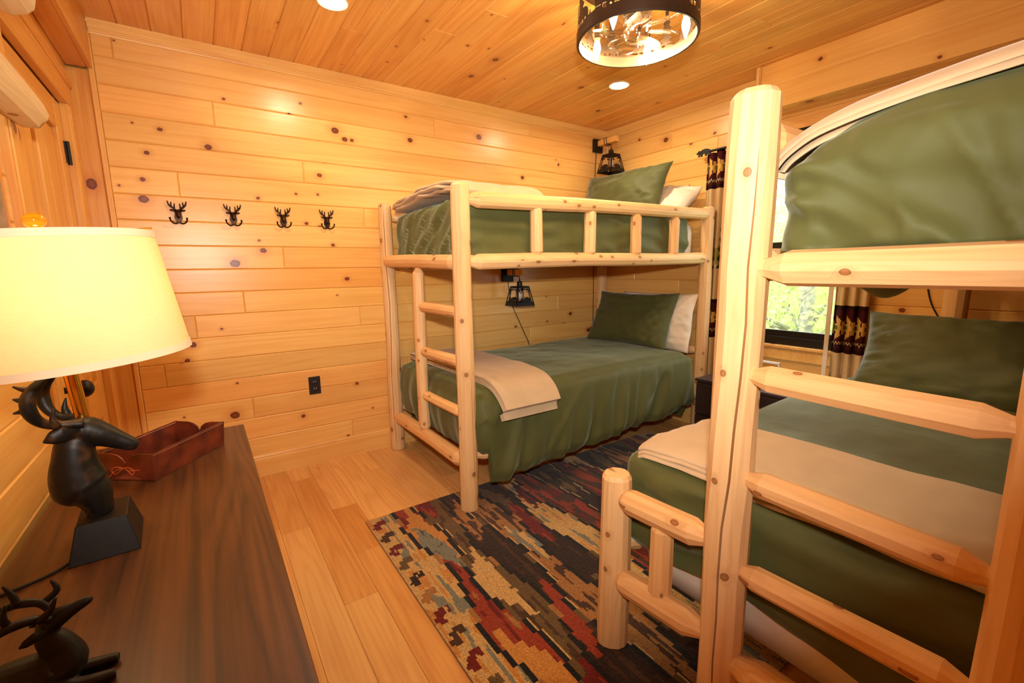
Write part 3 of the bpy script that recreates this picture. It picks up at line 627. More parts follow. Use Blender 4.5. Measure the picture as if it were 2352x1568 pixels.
b2 = thing('log_bunk_bed', 'peeled log twin over full bunk bed with ladder in the right foreground', 'bunk bed', (2.36, -2.85, 0), 'log bunk beds')
QX0, QX1, QA, QB, QC = 1.345, 3.355, -2.135, -2.508, -3.57
QH = -2.465
log('short_post', (QX0+0.006, QA, 0), (QX0+0.006, QA, 0.602), 0.0525, 0.050, b2, ('flat', 'cut'), seed=31, tint=(1.0, 0.97, 0.88))
log('post', (QX0+0.004, QB+0.002, 0), (QX0+0.004, QB, 1.612), 0.054, 0.0515, b2, ('flat', 'cut'), n=12, seed=32, crack=(3.62, 0.024, 0.0026, 0.02, 0.90, 0.8), tint=(1.02, 0.99, 0.93))
log('post', (QX0, QC, 0), (QX0, QC, 1.6), 0.052, 0.050, b2, seed=33)
log('post', (QX1, QH, 0), (QX1, QH, 1.62), 0.050, 0.047, b2, seed=34, tint=(0.92, 0.86, 0.74)); log('post', (QX1, QC, 0), (QX1, QC, 1.62), 0.050, 0.047, b2, seed=35); log('short_post', (QX1, QA, 0), (QX1, QA, 0.58), 0.05, 0.048, b2, seed=36)
log('foot_rail', (QX0, QB-0.04, 1.243), (QX0, QC+0.03, 1.236), 0.0385, 0.039, b2, ('tenon', 'tenon'), n=9, seed=37, tint=(1.03, 0.98, 0.90))
log('foot_rail', (QX0, QB-0.035, 0.252), (QX0, QC+0.03, 0.252), 0.046, 0.046, b2, ('tenon', 'tenon'), seed=38, tint=(1.02, 0.93, 0.80))
for i, z in enumerate((0.995, 0.738, 0.503)):
    log('rung', (QX0, QB-0.034, z+0.004), (QX0, -2.962, z-0.006+(0.014 if i == 2 else 0)), 0.0315, 0.0315, b2, ('tenon', 'tenon'), n=11, seed=40+i, tint=(1.02, 0.90, 0.74))
log('ladder_stile', (QX0, -2.984, 0.28), (QX0, -2.99, 1.215), 0.0385, 0.036, b2, ('peg', 'peg'), seed=44, tint=(1.0, 0.87, 0.70))
log('short_rail', (QX0, QA-0.032, 0.532), (QX0, QB+0.034, 0.552), 0.0385, 0.0385, b2, ('round', 'tenon'), n=11, seed=45, tint=(1.04, 0.95, 0.82))
log('short_rail', (QX0, QA-0.032, 0.255), (QX0, QB+0.034, 0.276), 0.041, 0.041, b2, ('round', 'tenon'), n=11, seed=46, tint=(1.02, 0.92, 0.78))
log('spindle', (QX0, -2.317, 0.272), (QX0, -2.317, 0.53), 0.0345, 0.0345, b2, ('peg', 'peg'), n=10, seed=47, tint=(1.0, 0.89, 0.72))
log('guard_rail', (QX0+0.03, QB+0.012, 1.525), (QX1-0.03, QH, 1.545), 0.041, 0.039, b2, ('tenon', 'tenon'), seed=48, tint=(1.0, 0.9, 0.72))
log('side_rail', (QX0+0.03, QB, 1.243), (QX1-0.03, QH, 1.255), 0.040, 0.039, b2, ('tenon', 'tenon'), seed=49)
for i, xx in enumerate((1.95, 2.5, 3.0)): log('spindle', (xx, QB+0.01, 1.265), (xx, QB+0.012, 1.52), 0.033, 0.033, b2, ('peg', 'peg'), n=10, seed=50+i)
log('guard_rail', (QX0+0.03, QC, 1.525), (QX1-0.03, QC, 1.545), 0.041, 0.039, b2, ('tenon', 'tenon'), seed=55); log('side_rail', (QX0+0.03, QC, 1.243), (QX1-0.03, QC, 1.255), 0.040, 0.039, b2, ('tenon', 'tenon'), seed=56)
log('lower_side_rail', (QX0+0.035, QA, 0.345), (QX1-0.03, QA, 0.345), 0.042, 0.04, b2, ('tenon', 'tenon'), seed=57, tint=(0.95, 0.9, 0.82)); log('lower_side_rail', (QX0+0.035, QC, 0.345), (QX1-0.03, QC, 0.345), 0.042, 0.04, b2, ('tenon', 'tenon'), seed=58)
log('head_rail', (QX1, QH-0.03, 1.25), (QX1, QC+0.03, 1.25), 0.040, 0.038, b2, ('tenon', 'tenon'), seed=59); log('head_rail', (QX1, QA-0.03, 0.34), (QX1, QC+0.03, 0.34), 0.040, 0.038, b2, ('tenon', 'tenon'), seed=60)
MB().box(QX0+0.04, QX1-0.04, QC+0.03, QB-0.03, 1.252, 1.266).obj('platform', M['pine'], b2); MB().box(QX0+0.16, QX1-0.04, QC+0.03, QA-0.06, 0.262, 0.276).obj('platform', M['pine'], b2)

# ------------------------------------------------------------------ bedding
def nz(x, y, z=0.0): return noise.noise(Vector((x, y, z)))
def quilt(name, box, r, res, disp, mat, label, cat, group, bottom=False):
    """rounded, displaced box of cloth"""
    x0, x1, y0, y1, z0, z1 = box; nx, ny, nz_ = [max(2, int((b-a)/res)) for a, b in ((x0, x1), (y0, y1), (z0, z1))]
    idx = {}; v = []; f = []
    def vid(i, j, k):
        key = (i, j, k)
        if key not in idx:
            p = Vector((lerp(x0, x1, i/nx), lerp(y0, y1, j/ny), lerp(z0, z1, k/nz_)))
            c = Vector((min(max(p.x, x0+r), x1-r), min(max(p.y, y0+r), y1-r), min(max(p.z, z0), z1-r)))
            dlt = p-c; nn = dlt.normalized() if dlt.length > 1e-9 else Vector((0, 0, 1))
            mx = max(abs(dlt.x), abs(dlt.y), abs(dlt.z)); pp = c+nn*mx if mx > 1e-9 else p
            idx[key] = len(v); v.append(disp(pp, nn, (p.z-z0)/(z1-z0)))
        return idx[key]
    for i in range(nx):
        for j in range(ny):
            f.append((vid(i, j, nz_), vid(i+1, j, nz_), vid(i+1, j+1, nz_), vid(i, j+1, nz_)))
            if bottom: f.append((vid(i, j, 0), vid(i, j+1, 0), vid(i+1, j+1, 0), vid(i+1, j, 0)))
    for i in range(nx):
        for k in range(nz_):
            f.append((vid(i, 0, k), vid(i+1, 0, k), vid(i+1, 0, k+1), vid(i, 0, k+1))); f.append((vid(i, ny, k), vid(i, ny, k+1), vid(i+1, ny, k+1), vid(i+1, ny, k)))
    for j in range(ny):
        for k in range(nz_):
            f.append((vid(0, j, k), vid(0, j, k+1), vid(0, j+1, k+1), vid(0, j+1, k))); f.append((vid(nx, j, k), vid(nx, j+1, k), vid(nx, j+1, k+1), vid(nx, j, k+1)))
    o = mesh(name, v, f, mat, smooth=True)
    return tag(o, label, cat, group)
def ridge(x, y, s): return 1-abs(nz(x, y, s))*2.2
def crease(x, y, s, k=6.0): return max(0.0, 1-abs(nz(x, y, s))*k)**1.4
# mattresses
def mattress(box, label):
    return quilt('mattress', box, 0.045, 0.05, lambda p, n, t: p+n*0.004*nz(p.x*7, p.y*7, p.z*7), M['white'], label, 'mattress', 'mattresses on the bunk beds', True)
mattress((1.425, 3.305, -1.06, -0.10, 0.332, 0.585), 'white sheeted mattress on the lower far bunk')
mattress((1.44, 3.315, -1.045, -0.105, 1.317, 1.545), 'white sheeted mattress on the upper far bunk')
mattress((1.425, 3.305, -3.52, -2.19, 0.278, 0.595), 'white sheeted mattress on the lower near bunk')
mattress((1.50, 3.29, -3.53, -2.64, 1.268, 1.42), 'white sheeted mattress on the upper near bunk')

def d_b1low(p, n, t):
    q = p.copy(); side = max(0.0, -n.y)                                  # front drape
    if side > 0.3 and t < 0.97:
        k = (1-t); s = p.x+0.12*k*(p.x-2.2)*0.3
        fold = 0.040*nz(s*7.5+1.2*k, 0.5*k, 1.0)*(0.30+k)+0.022*nz(s*16+k*1.8, 0.8*k, 5.0)*(0.25+k)+0.010*nz(s*34+k*3, 1.5*k, 6.0)*k+0.016*crease(s*3.4+k*0.9, k*0.6+s*0.3, 57)
        q.y += -fold-0.055*math.sin(min(1, k*1.05)*math.pi*0.55)*(1-0.25*k)+0.03*max(0, k-0.88)/0.12
        q.z += 0.03*nz(p.x*3.1, 0, 9)*k+0.018*nz(p.x*9, 1, 3)*max(0, k-0.8)/0.2-0.0
        q.z += (p.x-1.42)/1.9*0.135*k                                       # hem climbs towards the head end
    if -n.x > 0.3:                                                        # foot face, pulled in behind the ladder
        k = 1-t; q.z += 0.16*k; q.x += -0.018*nz(p.y*11, k*0.8, 2)*(0.4+k)-0.03*math.sin(k*math.pi)
    if n.z > 0.6: q.z += 0.010*nz(p.x*2.3, p.y*2.3, 4)+0.004*nz(p.x*7, p.y*9, 8)-0.012*max(0, p.y+0.25)
    return q
quilt('duvet', (1.405, 3.20, -1.155, -0.085, 0.135, 0.640), 0.085, 0.018, d_b1low, M['green'], 'green satin duvet hanging over the side of the lower far bunk', 'duvet', 'green duvets')
def d_b1up(p, n, t):
    q = p.copy()
    if n.y < -0.3: q.y += -0.020*nz(p.x*2.6+t, t*4.5+0.8*p.x, 3)-0.022*(ridge(p.x*1.5+t*0.8, t*3.6+p.x*0.7, 7)-0.4)*(1-t)-0.006*nz(p.x*9, t*6, 9)+0.008-0.014*crease(t*1.1+p.x*0.9, p.x*1.1, 43)-0.012*crease(t*2.0-p.x*0.6, p.x*1.6, 47)*(1-t)
    if n.x < -0.3: q.x += -0.020*nz(p.y*10+t*4, t*1.8, 2)-0.010*nz(p.y*21+t*7, t*3, 6)-0.012*crease(p.y*5+t*0.5, t*0.7, 51)
    if n.z > 0.6: q.z += 0.012*nz(p.x*2.1, p.y*2.5, 4)+0.005*nz(p.x*7, p.y*8, 8)
    return q
quilt('duvet', (1.412, 3.235, -1.076, -0.088, 1.317, 1.612), 0.07, 0.018, d_b1up, M['green'], 'olive green duvet on the upper far bunk behind the spindled rail', 'duvet', 'green duvets')
def d_b2up(p, n, t):
    q = p.copy()
    if n.x < -0.2:                                                        # big loose folds on the foot end
        s = -p.y; w = min(1, max(0, -n.x))
        fold = 0.020*nz(s*5+t*2.6, t*2.2, 11)+0.034*(ridge(s*3.6+t*2.2, t*1.5, 13)-0.4)+0.018*(ridge(s*7+t*1.4, t*2.4, 15)-0.4)+0.006*nz(s*16+t*7, t*5, 17)
        zz = t*0.28; fold = fold*0.75+0.020*crease(s*3.2+zz*3.4, (s-zz)*0.9, 31)+0.016*crease(s*5.5+zz*4.5, (s-zz)*1.3, 37)*(1-0.4*t)+0.010*crease(s*8+zz*2, (s-zz)*2, 41)
        q.x += -w*(fold*(0.5+0.9*(1-t))+0.018*math.sin(t*math.pi))
    if n.z > 0.5: q.z += 0.012*nz(p.x*2.4, p.y*3, 4)
    if n.y > 0.3: q.y += 0.010*nz(p.x*8, t*3, 5)
    edge = max(0, 1-(-2.56-p.y)/0.22) if p.y < -2.56 else 1.0
    q.z -= 0.10*min(1, edge)**1.6*max(0, t-0.25)                               # the top rounds down towards the far side
    if t < 0.06: q.z -= 0.115*math.exp(-((p.x-1.72)/0.17)**2-((p.y+2.662)/0.085)**2)+0.10*math.exp(-((p.x-1.75)/0.2)**2-((p.y+3.0)/0.13)**2)
    return q
quilt('duvet', (1.402, 3.25, -3.56, -2.535, 1.277, 1.560), 0.085, 0.012, d_b2up, M['green'], 'puffed green duvet on the upper near bunk at the top right', 'duvet', 'green duvets', True)
def d_b2low(p, n, t):
    q = p.copy(); k = 1-t
    if n.x < -0.3: q.x += -0.018*nz(-p.y*6+k*3, k*1.4, 21)-0.028*(ridge(-p.y*2.4+k*3.2, k*1.5, 22)-0.4)*(0.2+k)-0.016*crease(-p.y*1.6-k*1.6, (-p.y+k)*0.7, 53); q.z += 0.03*nz(p.y*2.6, 0, 23)*k-0.02*k
    if n.y > 0.3: q.y += 0.015*nz(p.x*8, k, 24)*k
    if n.z > 0.6: q.z += 0.011*nz(p.x*2.2, p.y*2.2, 25)+0.004*nz(p.x*6, p.y*14, 26)
    return q
quilt('duvet', (1.408, 3.22, -3.56, -2.085, 0.385, 0.652), 0.075, 0.02, d_b2low, M['green'], 'green duvet spread on the lower near bunk behind the ladder rungs', 'duvet', 'green duvets')

def blanket(path, x0, x1, layers, t, label, along='y', skew=0.0, wob=0.006, seed=0, taper=None, droop=0.0):
    """folded throw: path is a polyline of (s, z) across the bed, swept between x0 and x1; layers stacked with slight offsets"""
    V, F = [], []; P = curve([(a, b, 0) for a, b in path], 5); n = len(P)
    for L in range(layers):
        inset = (0.006*((L*7+seed) % 3)); off = t*(L+0.5)
        ring = []
        prof = [(0.0, -0.5), (-0.5*0.8, -0.25), (-0.5, 0.0), (-0.4, 0.25), (0.0, 0.5)]
        for i, p in enumerate(P):
            tg = (P[min(i+1, n-1)]-P[max(i-1, 0)]).normalized(); nn = Vector((-tg.y, tg.x, 0))
            if nn.y < 0 and abs(tg.y) < 0.9: nn = -nn
            s, z = p.x, p.y; q = i/(n-1)
            sh = skew*q
            row = []
            m = 14
            a0 = x0+inset+sh+wob*nz(s*6, L, seed)*2; a1 = x1-inset+sh+wob*nz(s*5, L+9, seed)*2
            if taper: a1 = lerp(a1, taper[1], q); a0 = lerp(a0, taper[0], q)
            pts = []
            us = [0.0, 0.006, 0.016, 0.032]+[j/m for j in range(1, m)]+[0.968, 0.984, 0.994, 1.0]
            for u in us:
                e = min(u, 1-u); hh = 0.12 if e < 0.001 else (0.32 if e < 0.01 else (0.42 if e < 0.02 else 0.47))
                w_ = off+wob*nz(s*5, u*4, seed+L*3)*0.8+0.5*wob*nz(s*14, u*9, seed+L)
                w_ -= droop*max(0, 1-u/0.2)**2; pts.append((lerp(a0, a1, u), w_, hh))
            top = [(xx, w_+hh*t) for xx, w_, hh in pts]; bot = [(xx, w_-hh*t) for xx, w_, hh in reversed(pts)]
            for xx, w_ in top+bot: row.append((xx, s+nn.x*w_, z+nn.y*w_))
            ring.append(row)
        k = len(ring[0]); b = len(V)
        for row in ring: V += row
        for i in range(n-1):
            for j in range(k): F.append((b+i*k+j, b+i*k+(j+1) % k, b+(i+1)*k+(j+1) % k, b+(i+1)*k+j))
        F.append(tuple(b+j for j in range(k-1, -1, -1))); F.append(tuple(b+(n-1)*k+j for j in range(k)))
    bm = bmesh.new(); vs = [bm.verts.new(p) for p in V]
    for q in F: bm.faces.new([vs[i] for i in q])
    o = bm_obj('throw_blanket', bm, M['tan'], smooth=True)
    o.data.set_sharp_from_angle(angle=R(60))
    return tag(o, label, 'blanket', 'folded tan throw blankets')
# lower far bunk: across the foot, hanging over the front
blanket([(-0.115, 0.635), (-0.35, 0.643), (-0.7, 0.645), (-0.98, 0.643), (-1.10, 0.632), (-1.175, 0.598), (-1.222, 0.545), (-1.245, 0.492)], 1.475, 1.885, 4, 0.011, 'tan fleece throw hanging over the edge of the lower far bunk', seed=3, taper=(1.515, 1.86))
# upper far bunk: rumpled over the foot
blanket([(-0.12, 1.615), (-0.3, 1.632), (-0.55, 1.650), (-0.8, 1.648), (-1.0, 1.622), (-1.065, 1.575)], 1.395, 1.90, 3, 0.019, 'rumpled tan throw on the foot of the upper far bunk', seed=5, wob=0.014)
# lower near bunk
blanket([(-2.150, 0.640), (-2.21, 0.654), (-2.5, 0.662), (-2.9, 0.660), (-3.3, 0.66), (-3.5, 0.65)], 1.43, 1.83, 4, 0.0115, 'folded tan throw across the lower near bunk behind the rungs', seed=8, wob=0.007, droop=0.02)
# upper near bunk
blanket([(-2.508, 1.445), (-2.516, 1.468), (-2.545, 1.497), (-2.605, 1.526), (-2.70, 1.548), (-2.85, 1.565), (-3.1, 1.575), (-3.45, 1.57)], 1.418, 1.84, 3, 0.0135, 'tan throw draped over the foot of the upper near bunk', seed=11, wob=0.004, droop=0.035)

def pillow(name, w, h, t, c, up, right, mat, label, seed=0, pts=0.06, group='bed pillows'):
    up = Vector(up).normalized(); right = Vector(right).normalized(); right = (right-up*right.dot(up)).normalized(); nn = right.cross(up)
    N = 36; c = Vector(c); v = []; f = []
    for sgn in (1, -1):
        for i in range(N+1):
            for j in range(N+1):
                u, q = 2*i/N-1, 2*j/N-1
                X = u*w/2*(1-pts*(1-q*q)); Y = q*h/2*(1-pts*1.3*(1-u*u))
                prof = (max(0, (1-abs(u)**2.6))*max(0, (1-abs(q)**2.6)))**0.55
                edge = max(abs(u), abs(q))
                wr = 0.010*nz(u*4+seed, q*4, sgn)+0.016*edge**2*nz(u*9, q*9+seed, sgn*2)*(1-edge**6)*2
                d = sgn*(t/2*prof+0.0015)+wr*(1 if edge < 0.995 else 0.0)*min(1, prof*3)
                v.append(c+right*X+up*Y+nn*d+nn*0.02*nz(u*1.5, q*1.5, seed)*1.0)
    K = (N+1)*(N+1)
    for i in range(N):
        for j in range(N):
            a = i*(N+1)+j; f.append((a, a+N+1, a+N+2, a+1)); f.append((K+a, K+a+1, K+a+N+2, K+a+N+1))
    for i in range(N):
        for a, b in ((i*(N+1), (i+1)*(N+1)), (i*(N+1)+N, (i+1)*(N+1)+N), (i, i+1), (N*(N+1)+i, N*(N+1)+i+1)): f.append((a, b, K+b, K+a))
    bm = bmesh.new(); vs = [bm.verts.new(p) for p in v]
    for q in f: bm.faces.new([vs[i] for i in q])
    return tag(bm_obj(name, bm, mat, smooth=True), label, 'pillow', group)
pillow('pillow', 0.76, 0.44, 0.17, (3.13, -0.625, 0.845), (0.42, 0.03, 0.9), (0, -1, -0.13), M['green_pillow'], 'dark green pillow on the lower far bunk', 1)
pillow('pillow', 0.70, 0.44, 0.17, (3.265, -0.745, 0.83), (0.22, 0.0, 0.97), (0, -1, 0), M['white'], 'white pillow propped behind the green one on the lower far bunk', 2, 0.03)
pillow('pillow', 0.80, 0.46, 0.19, (3.12, -0.50, 1.79), (0.38, 0.02, 0.92), (0.1, -1, 0.10), M['green_pillow'], 'olive pillow standing on the upper far bunk under the corner sconce', 3)
pillow('pillow', 0.70, 0.40, 0.20, (3.25, -0.68, 1.685), (0.75, 0.0, 0.66), (0, -1, 0), M['white'], 'white pillow behind the olive one on the upper far bunk', 4, 0.02)
pillow('pillow', 0.92, 0.48, 0.20, (3.12, -2.62, 0.79), (0.50, 0.0, 0.87), (0.0, -1, 0.03), M['green_pillow'], 'big dark green pillow in the shade of the lower near bunk', 5)

# ------------------------------------------------------------------ rug (woven design laid down as yarn colours on the pile)
RX0, RX1, RY0, RY1 = 0.882, 3.02, -2.52, -0.918
rq = random.Random(21)
CREAM, GOLD, BLUE = (196, 160, 100), (190, 132, 62), (120, 122, 108)
RUST, WINE, BROWN, DARK, OLIVE, BLACK, TAN = (142, 52, 26), (104, 22, 16), (70, 44, 24), (44, 26, 16), (98, 76, 42), (18, 18, 18), (156, 108, 56)
nx, ny = 320, 200; dx = (RX1-RX0)/nx; dy = (RY1-RY0)/ny
BANDS = [0.0, 0.145, 0.245, 0.365, 0.475, 0.60, 0.72, 0.85, 0.98]
def rug_col(u, v):
    """u metres from the left edge, v metres from the far edge"""
    w = RX1-RX0; uu = u if u < w*0.5 else w-u
    ST = 0.075; kv = math.floor(v/ST); b = 0; last = 0.0
    for i, e in enumerate(BANDS):
        if i == 0: continue
        tri = abs(((kv*ST*1.25+i*0.31) % 1.0)-0.5)*2          # stair-stepped zigzag
        ee = e+0.016*round((tri-0.5)*4.2)
        if uu >= ee: b = i; last = ee
    loc = uu-last; fv = (v-kv*ST)/ST
    st = nz(u*45, v*4.5, 1)*0.6+nz(u*22, v*11, 2)*0.4; sp = nz(u*70, v*24, 3)
    if b >= 1 and loc < 0.019: return BLACK if (kv*7+b*3) % 5 else (TAN if b % 2 else OLIVE)
    if b >= 2 and b % 2 == 0 and loc < 0.025 and nz(kv*1.7, b) > -0.1: return CREAM
    def lens(cv, half, wid, cu):                       # stepped diamond
        s_ = 1-abs(math.floor((v-cv)/0.045+0.5)*0.045)/half
        return s_ > 0 and abs(loc-cu) < wid*math.ceil(s_*4)/4
    if b == 0:
        k = math.floor((v-0.02)/0.118); f_ = ((v-0.02)-k*0.118)/0.118; c = (WINE, BROWN, WINE, OLIVE, DARK, TAN)[k % 6]
        if 0.30 < f_ < 0.86 and 0.022 < uu < 0.046 or 0.18 < f_ < 0.52 and 0.040 < uu < 0.082 or 0.55 < f_ < 0.74 and 0.006 < uu < 0.05: return c if sp > -0.45 else CREAM
        return BLUE if st > 0.16 and uu > 0.05 else (GOLD if st < -0.2 else CREAM)
    if b == 1:
        if lens(0.40, 0.22, 0.045, 0.060): return BLUE if sp > -0.3 else (70, 74, 70)
        if lens(0.34, 0.34, 0.085, 0.085): return GOLD
        if lens(1.25, 0.28, 0.075, 0.05): return GOLD
        return TAN if st > 0.36 else (WINE if st < -0.25 else RUST)
    if b == 2:
        if lens(0.74, 0.24, 0.055, 0.068): return CREAM if st > -0.25 else GOLD
        if lens(0.02, 0.17, 0.055, 0.060) or lens(1.42, 0.2, 0.06, 0.06): return WINE if st < 0.15 else RUST
        return BROWN if st < -0.1 else OLIVE
    if b == 3:
        if lens(0.27, 0.20, 0.050, 0.062): return TAN if st > -0.12 else BROWN
        if lens(1.05, 0.2, 0.05, 0.05): return RUST
        return DARK if st < 0.15 else BROWN
    if b == 4:
        if lens(0.60, 0.18, 0.045, 0.070): return BLUE if st > 0 else CREAM
        return TAN if st > -0.08 else BROWN
    if b == 5:
        if lens(0.47, 0.22, 0.055, 0.065): return WINE if st < 0.25 else RUST
        if lens(0.17, 0.16, 0.05, 0.06) or lens(1.15, 0.22, 0.06, 0.06): return OLIVE
        return DARK if st < 0.3 else BROWN
    if b == 6:
        if lens(0.24, 0.14, 0.045, 0.072): return WINE if st < 0.1 else DARK
        return BLUE if st > 0.22 else (GOLD if st < -0.2 else CREAM)
    if b == 7: return RUST if st > 0.0 else (BROWN if st > -0.3 else WINE)
    return DARK if st < 0.1 else OLIVE
rv, rf, rc = [], [], []
ZR = 0.009
for i in range(nx+1):
    for j in range(ny+1): rv.append((RX0+i*dx, RY0+j*dy, ZR+0.0012*nz(i*0.7, j*0.7)))
for i in range(nx):
    for j in range(ny):
        rf.append((i*(ny+1)+j, (i+1)*(ny+1)+j, (i+1)*(ny+1)+j+1, i*(ny+1)+j+1))
        c = rug_col((i+0.5)*dx, RY1-(RY0+(j+0.5)*dy)); k = rq.uniform(0.86, 1.1); rc.append(tuple(q*k for q in srgb(*c)[:3])+(1,))
me = bpy.data.meshes.new('area_rug')
b = len(rv); loop = [i*(ny+1) for i in range(nx+1)]+[nx*(ny+1)+j for j in range(1, ny+1)]+[i*(ny+1)+ny for i in range(nx-1, -1, -1)]+[j for j in range(ny-1, 0, -1)]
rv += [(rv[i][0], rv[i][1], 0.0005) for i in loop]
for k in range(len(loop)): rf.append((loop[k], b+k, b+(k+1) % len(loop), loop[(k+1) % len(loop)])); rc.append(srgb(150, 104, 52))
me.from_pydata(rv, [], rf); at = me.color_attributes.new('yarn', 'FLOAT_COLOR', 'CORNER'); cols = []
for p, c in zip(me.polygons, rc): cols += list(c)*len(p.vertices)
at.data.foreach_set('color', cols)
T = NT('rug_pile'); ca = T.n('VertexColor'); ca.layer_name = 'yarn'; tc = T.n('TexCoord').outputs['Object']
n1 = T.n('TexNoise', Vector=T.n('VectorMath', {'operation': 'MULTIPLY'}, i0=tc, i1=(420, 150, 420)).outputs[0], Scale=1.0, Detail=2.0)
cm = T.mix(T.ramp(n1.outputs['Fac'], 0.3, 0.72), T.mix(1.0, ca.outputs[0], (0.62, 0.6, 0.58, 1), 'MULTIPLY'), T.mix(1.0, ca.outputs[0], (1.2, 1.18, 1.15, 1), 'MULTIPLY'))
T.bsdf(Base_Color=cm, Roughness=0.95, Specular_IOR_Level=0.15, Sheen_Weight=0.2, Normal=T.n('Bump', Strength=0.5, Distance=0.004, Height=n1.outputs['Fac']))
me.materials.append(T.m); me.update()
rug = bpy.data.objects.new('area_rug', me); COL.objects.link(rug); put(rug, None)
tag(rug, 'multicoloured stepped pattern area rug between the two bunk beds', 'rug')

# ------------------------------------------------------------------ dresser and what stands on it
DZT = 0.66
dr = thing('dresser', 'dark walnut dresser along the left wall under the lamp', 'dresser', (0.17, -1.78, 0))
def fbox(name, x0, x1, y0, y1, z0, z1, mat, parent, bev=0.003, tint=(1, 1, 1)):
    """box whose length (and grain) runs along world y"""
    ax = Matrix(((0, -1, 0), (1, 0, 0), (0, 0, 1))).to_4x4(); ax.translation = ((x0+x1)/2, (y0+y1)/2, (z0+z1)/2)
    o = MB().box(-(y1-y0)/2, (y1-y0)/2, -(x1-x0)/2, (x1-x0)/2, -(z1-z0)/2, (z1-z0)/2, bev).obj(name, mat, parent, ax); o.color = (*tint, 1); return o
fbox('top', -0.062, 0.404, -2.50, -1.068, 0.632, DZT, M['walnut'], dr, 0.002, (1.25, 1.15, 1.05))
fbox('body', -0.055, 0.380, -2.49, -1.078, 0.05, 0.632, M['walnut'], dr, 0.002)
for r_ in range(3):
    for c_ in range(2):
        y0 = -2.485+c_*0.705; z0 = 0.06+r_*0.188
        d = fbox('drawer', 0.380, 0.398, y0, y0+0.697, z0, z0+0.182, M['walnut'], dr, 0.002, (1.05, 1.0, 0.95))
for y0 in (-2.48, -1.14): fbox('foot', -0.04, 0.37, y0, y0+0.05, 0.0, 0.05, M['walnut'], dr, 0.002)

# table lamp ---------------------------------------------------------
LY = -1.80
lamp = thing('table_lamp', 'deer bust table lamp with glowing cream shade on the dresser', 'lamp', (0.095, LY, DZT))
def ell(z, hx, hy, cx, cy): return [(cx-hx, cy-hy, z), (cx+hx, cy-hy, z), (cx+hx, cy+hy, z), (cx-hx, cy+hy, z)]
v = ell(DZT, 0.058, 0.078, 0, 0)+ell(DZT+0.075, 0.041, 0.055, 0, 0)
bm = bmesh.new(); vs = [bm.verts.new(p) for p in v]
for q in ((3, 2, 1, 0), (4, 5, 6, 7), (0, 1, 5, 4), (1, 2, 6, 5), (2, 3, 7, 6), (3, 0, 4, 7)): bm.faces.new([vs[i] for i in q])
bmesh.ops.bevel(bm, geom=list(bm.edges), offset=0.002, segments=2, profile=0.5, affect='EDGES')
bm_obj('lamp_base', bm, M['resin'], lamp, Matrix.Translation((0.095, LY, 0)) @ Matrix.Rotation(R(3), 4, 'Z'))
bust = MB()
np_ = curve([(0.090, LY, 0.733), (0.088, LY, 0.755), (0.081, LY, 0.781), (0.067, LY, 0.803), (0.062, LY, 0.832), (0.063, LY, 0.865), (0.067, LY, 0.895), (0.076, LY, 0.922)], 5); k = len(np_)
bust.loft(np_, rlist([0.030, 0.034, 0.040, 0.045, 0.042, 0.037, 0.031, 0.020], k), rlist([0.022, 0.026, 0.036, 0.050, 0.044, 0.036, 0.032, 0.025], k), n=28)
hp = curve([(0.052, LY, 0.912), (0.068, LY, 0.922), (0.090, LY, 0.918), (0.112, LY, 0.905), (0.136, LY, 0.888), (0.157, LY, 0.873), (0.168, LY, 0.866)], 5); k = len(hp)
bust.loft(hp, rlist([0.008, 0.022, 0.026, 0.023, 0.016, 0.0125, 0.008], k), rlist([0.010, 0.026, 0.031, 0.026, 0.0195, 0.0155, 0.009], k), n=20)
for s in (-1, 1): bust.loft([(0.083, LY+s*0.019, 0.928), (0.062, LY+s*0.034, 0.929), (0.045, LY+s*0.040, 0.924), (0.030, LY+s*0.042, 0.918)], [0.006, 0.009, 0.008, 0.002], [0.009, 0.0185, 0.015, 0.002], n=12)
bo = bust.obj('deer_bust', M['bust'], lamp, smooth=True, weld=False)
md = bo.modifiers.new('fuse', 'REMESH'); md.mode = 'VOXEL'; md.voxel_size = 0.0022; md.use_smooth_shade = True
ms = bo.modifiers.new('soften', 'SMOOTH'); ms.iterations = 10; ms.factor = 0.5
for s in (-1, 1):
    e = MB().ball((0.106, LY+s*0.0195, 0.917), (0.0055, 0.004, 0.0045), 12).obj('eye', M['resin'], lamp, smooth=True)
    a = MB(); yo = LY+s*0.022; sp = 0.012 if s < 0 else 0.026
    main = curve([(0.090, yo, 0.940), (0.068, yo+s*0.006, 0.945), (0.046, yo+s*0.012, 0.949), (0.030, yo+s*0.020, 0.963), (0.022, yo+s*0.026, 0.985), (0.023, yo+s*0.028, 1.010), (0.036, yo+s*0.026, 1.032), (0.056, yo+s*0.020, 1.050)], 5)
    a.tube(main, rlist([0.0095, 0.0085, 0.008, 0.010, 0.0125, 0.012, 0.010, 0.004], len(main)), 10)
    for b0, b1_, b2_ in (((0.026, 0.990), (0.012, 0.988), (0.000, 0.986)), ((0.024, 1.008), (0.012, 1.010), (0.003, 1.014)), ((0.034, 1.026), (0.020, 1.030), (0.006, 1.038)), ((0.055, 0.947), (0.052, 0.965), (0.056, 0.985))):
        a.tube(curve([(b0[0], yo+s*0.022, b0[1]), (b1_[0], yo+s*0.026, b1_[1]), (b2_[0], yo+s*0.027, b2_[1])], 4), [0.0075]*2+rlist([0.0075, 0.0015], 7), 8)
    a.obj('antler', M['bust'], lamp, smooth=True, weld=False)
tilt = Matrix.Translation((0.083, LY+0.02, 0.94)) @ Matrix.Rotation(R(-4.2), 4, 'Y') @ Matrix.Translation((-0.083, -LY-0.02, -0.94))
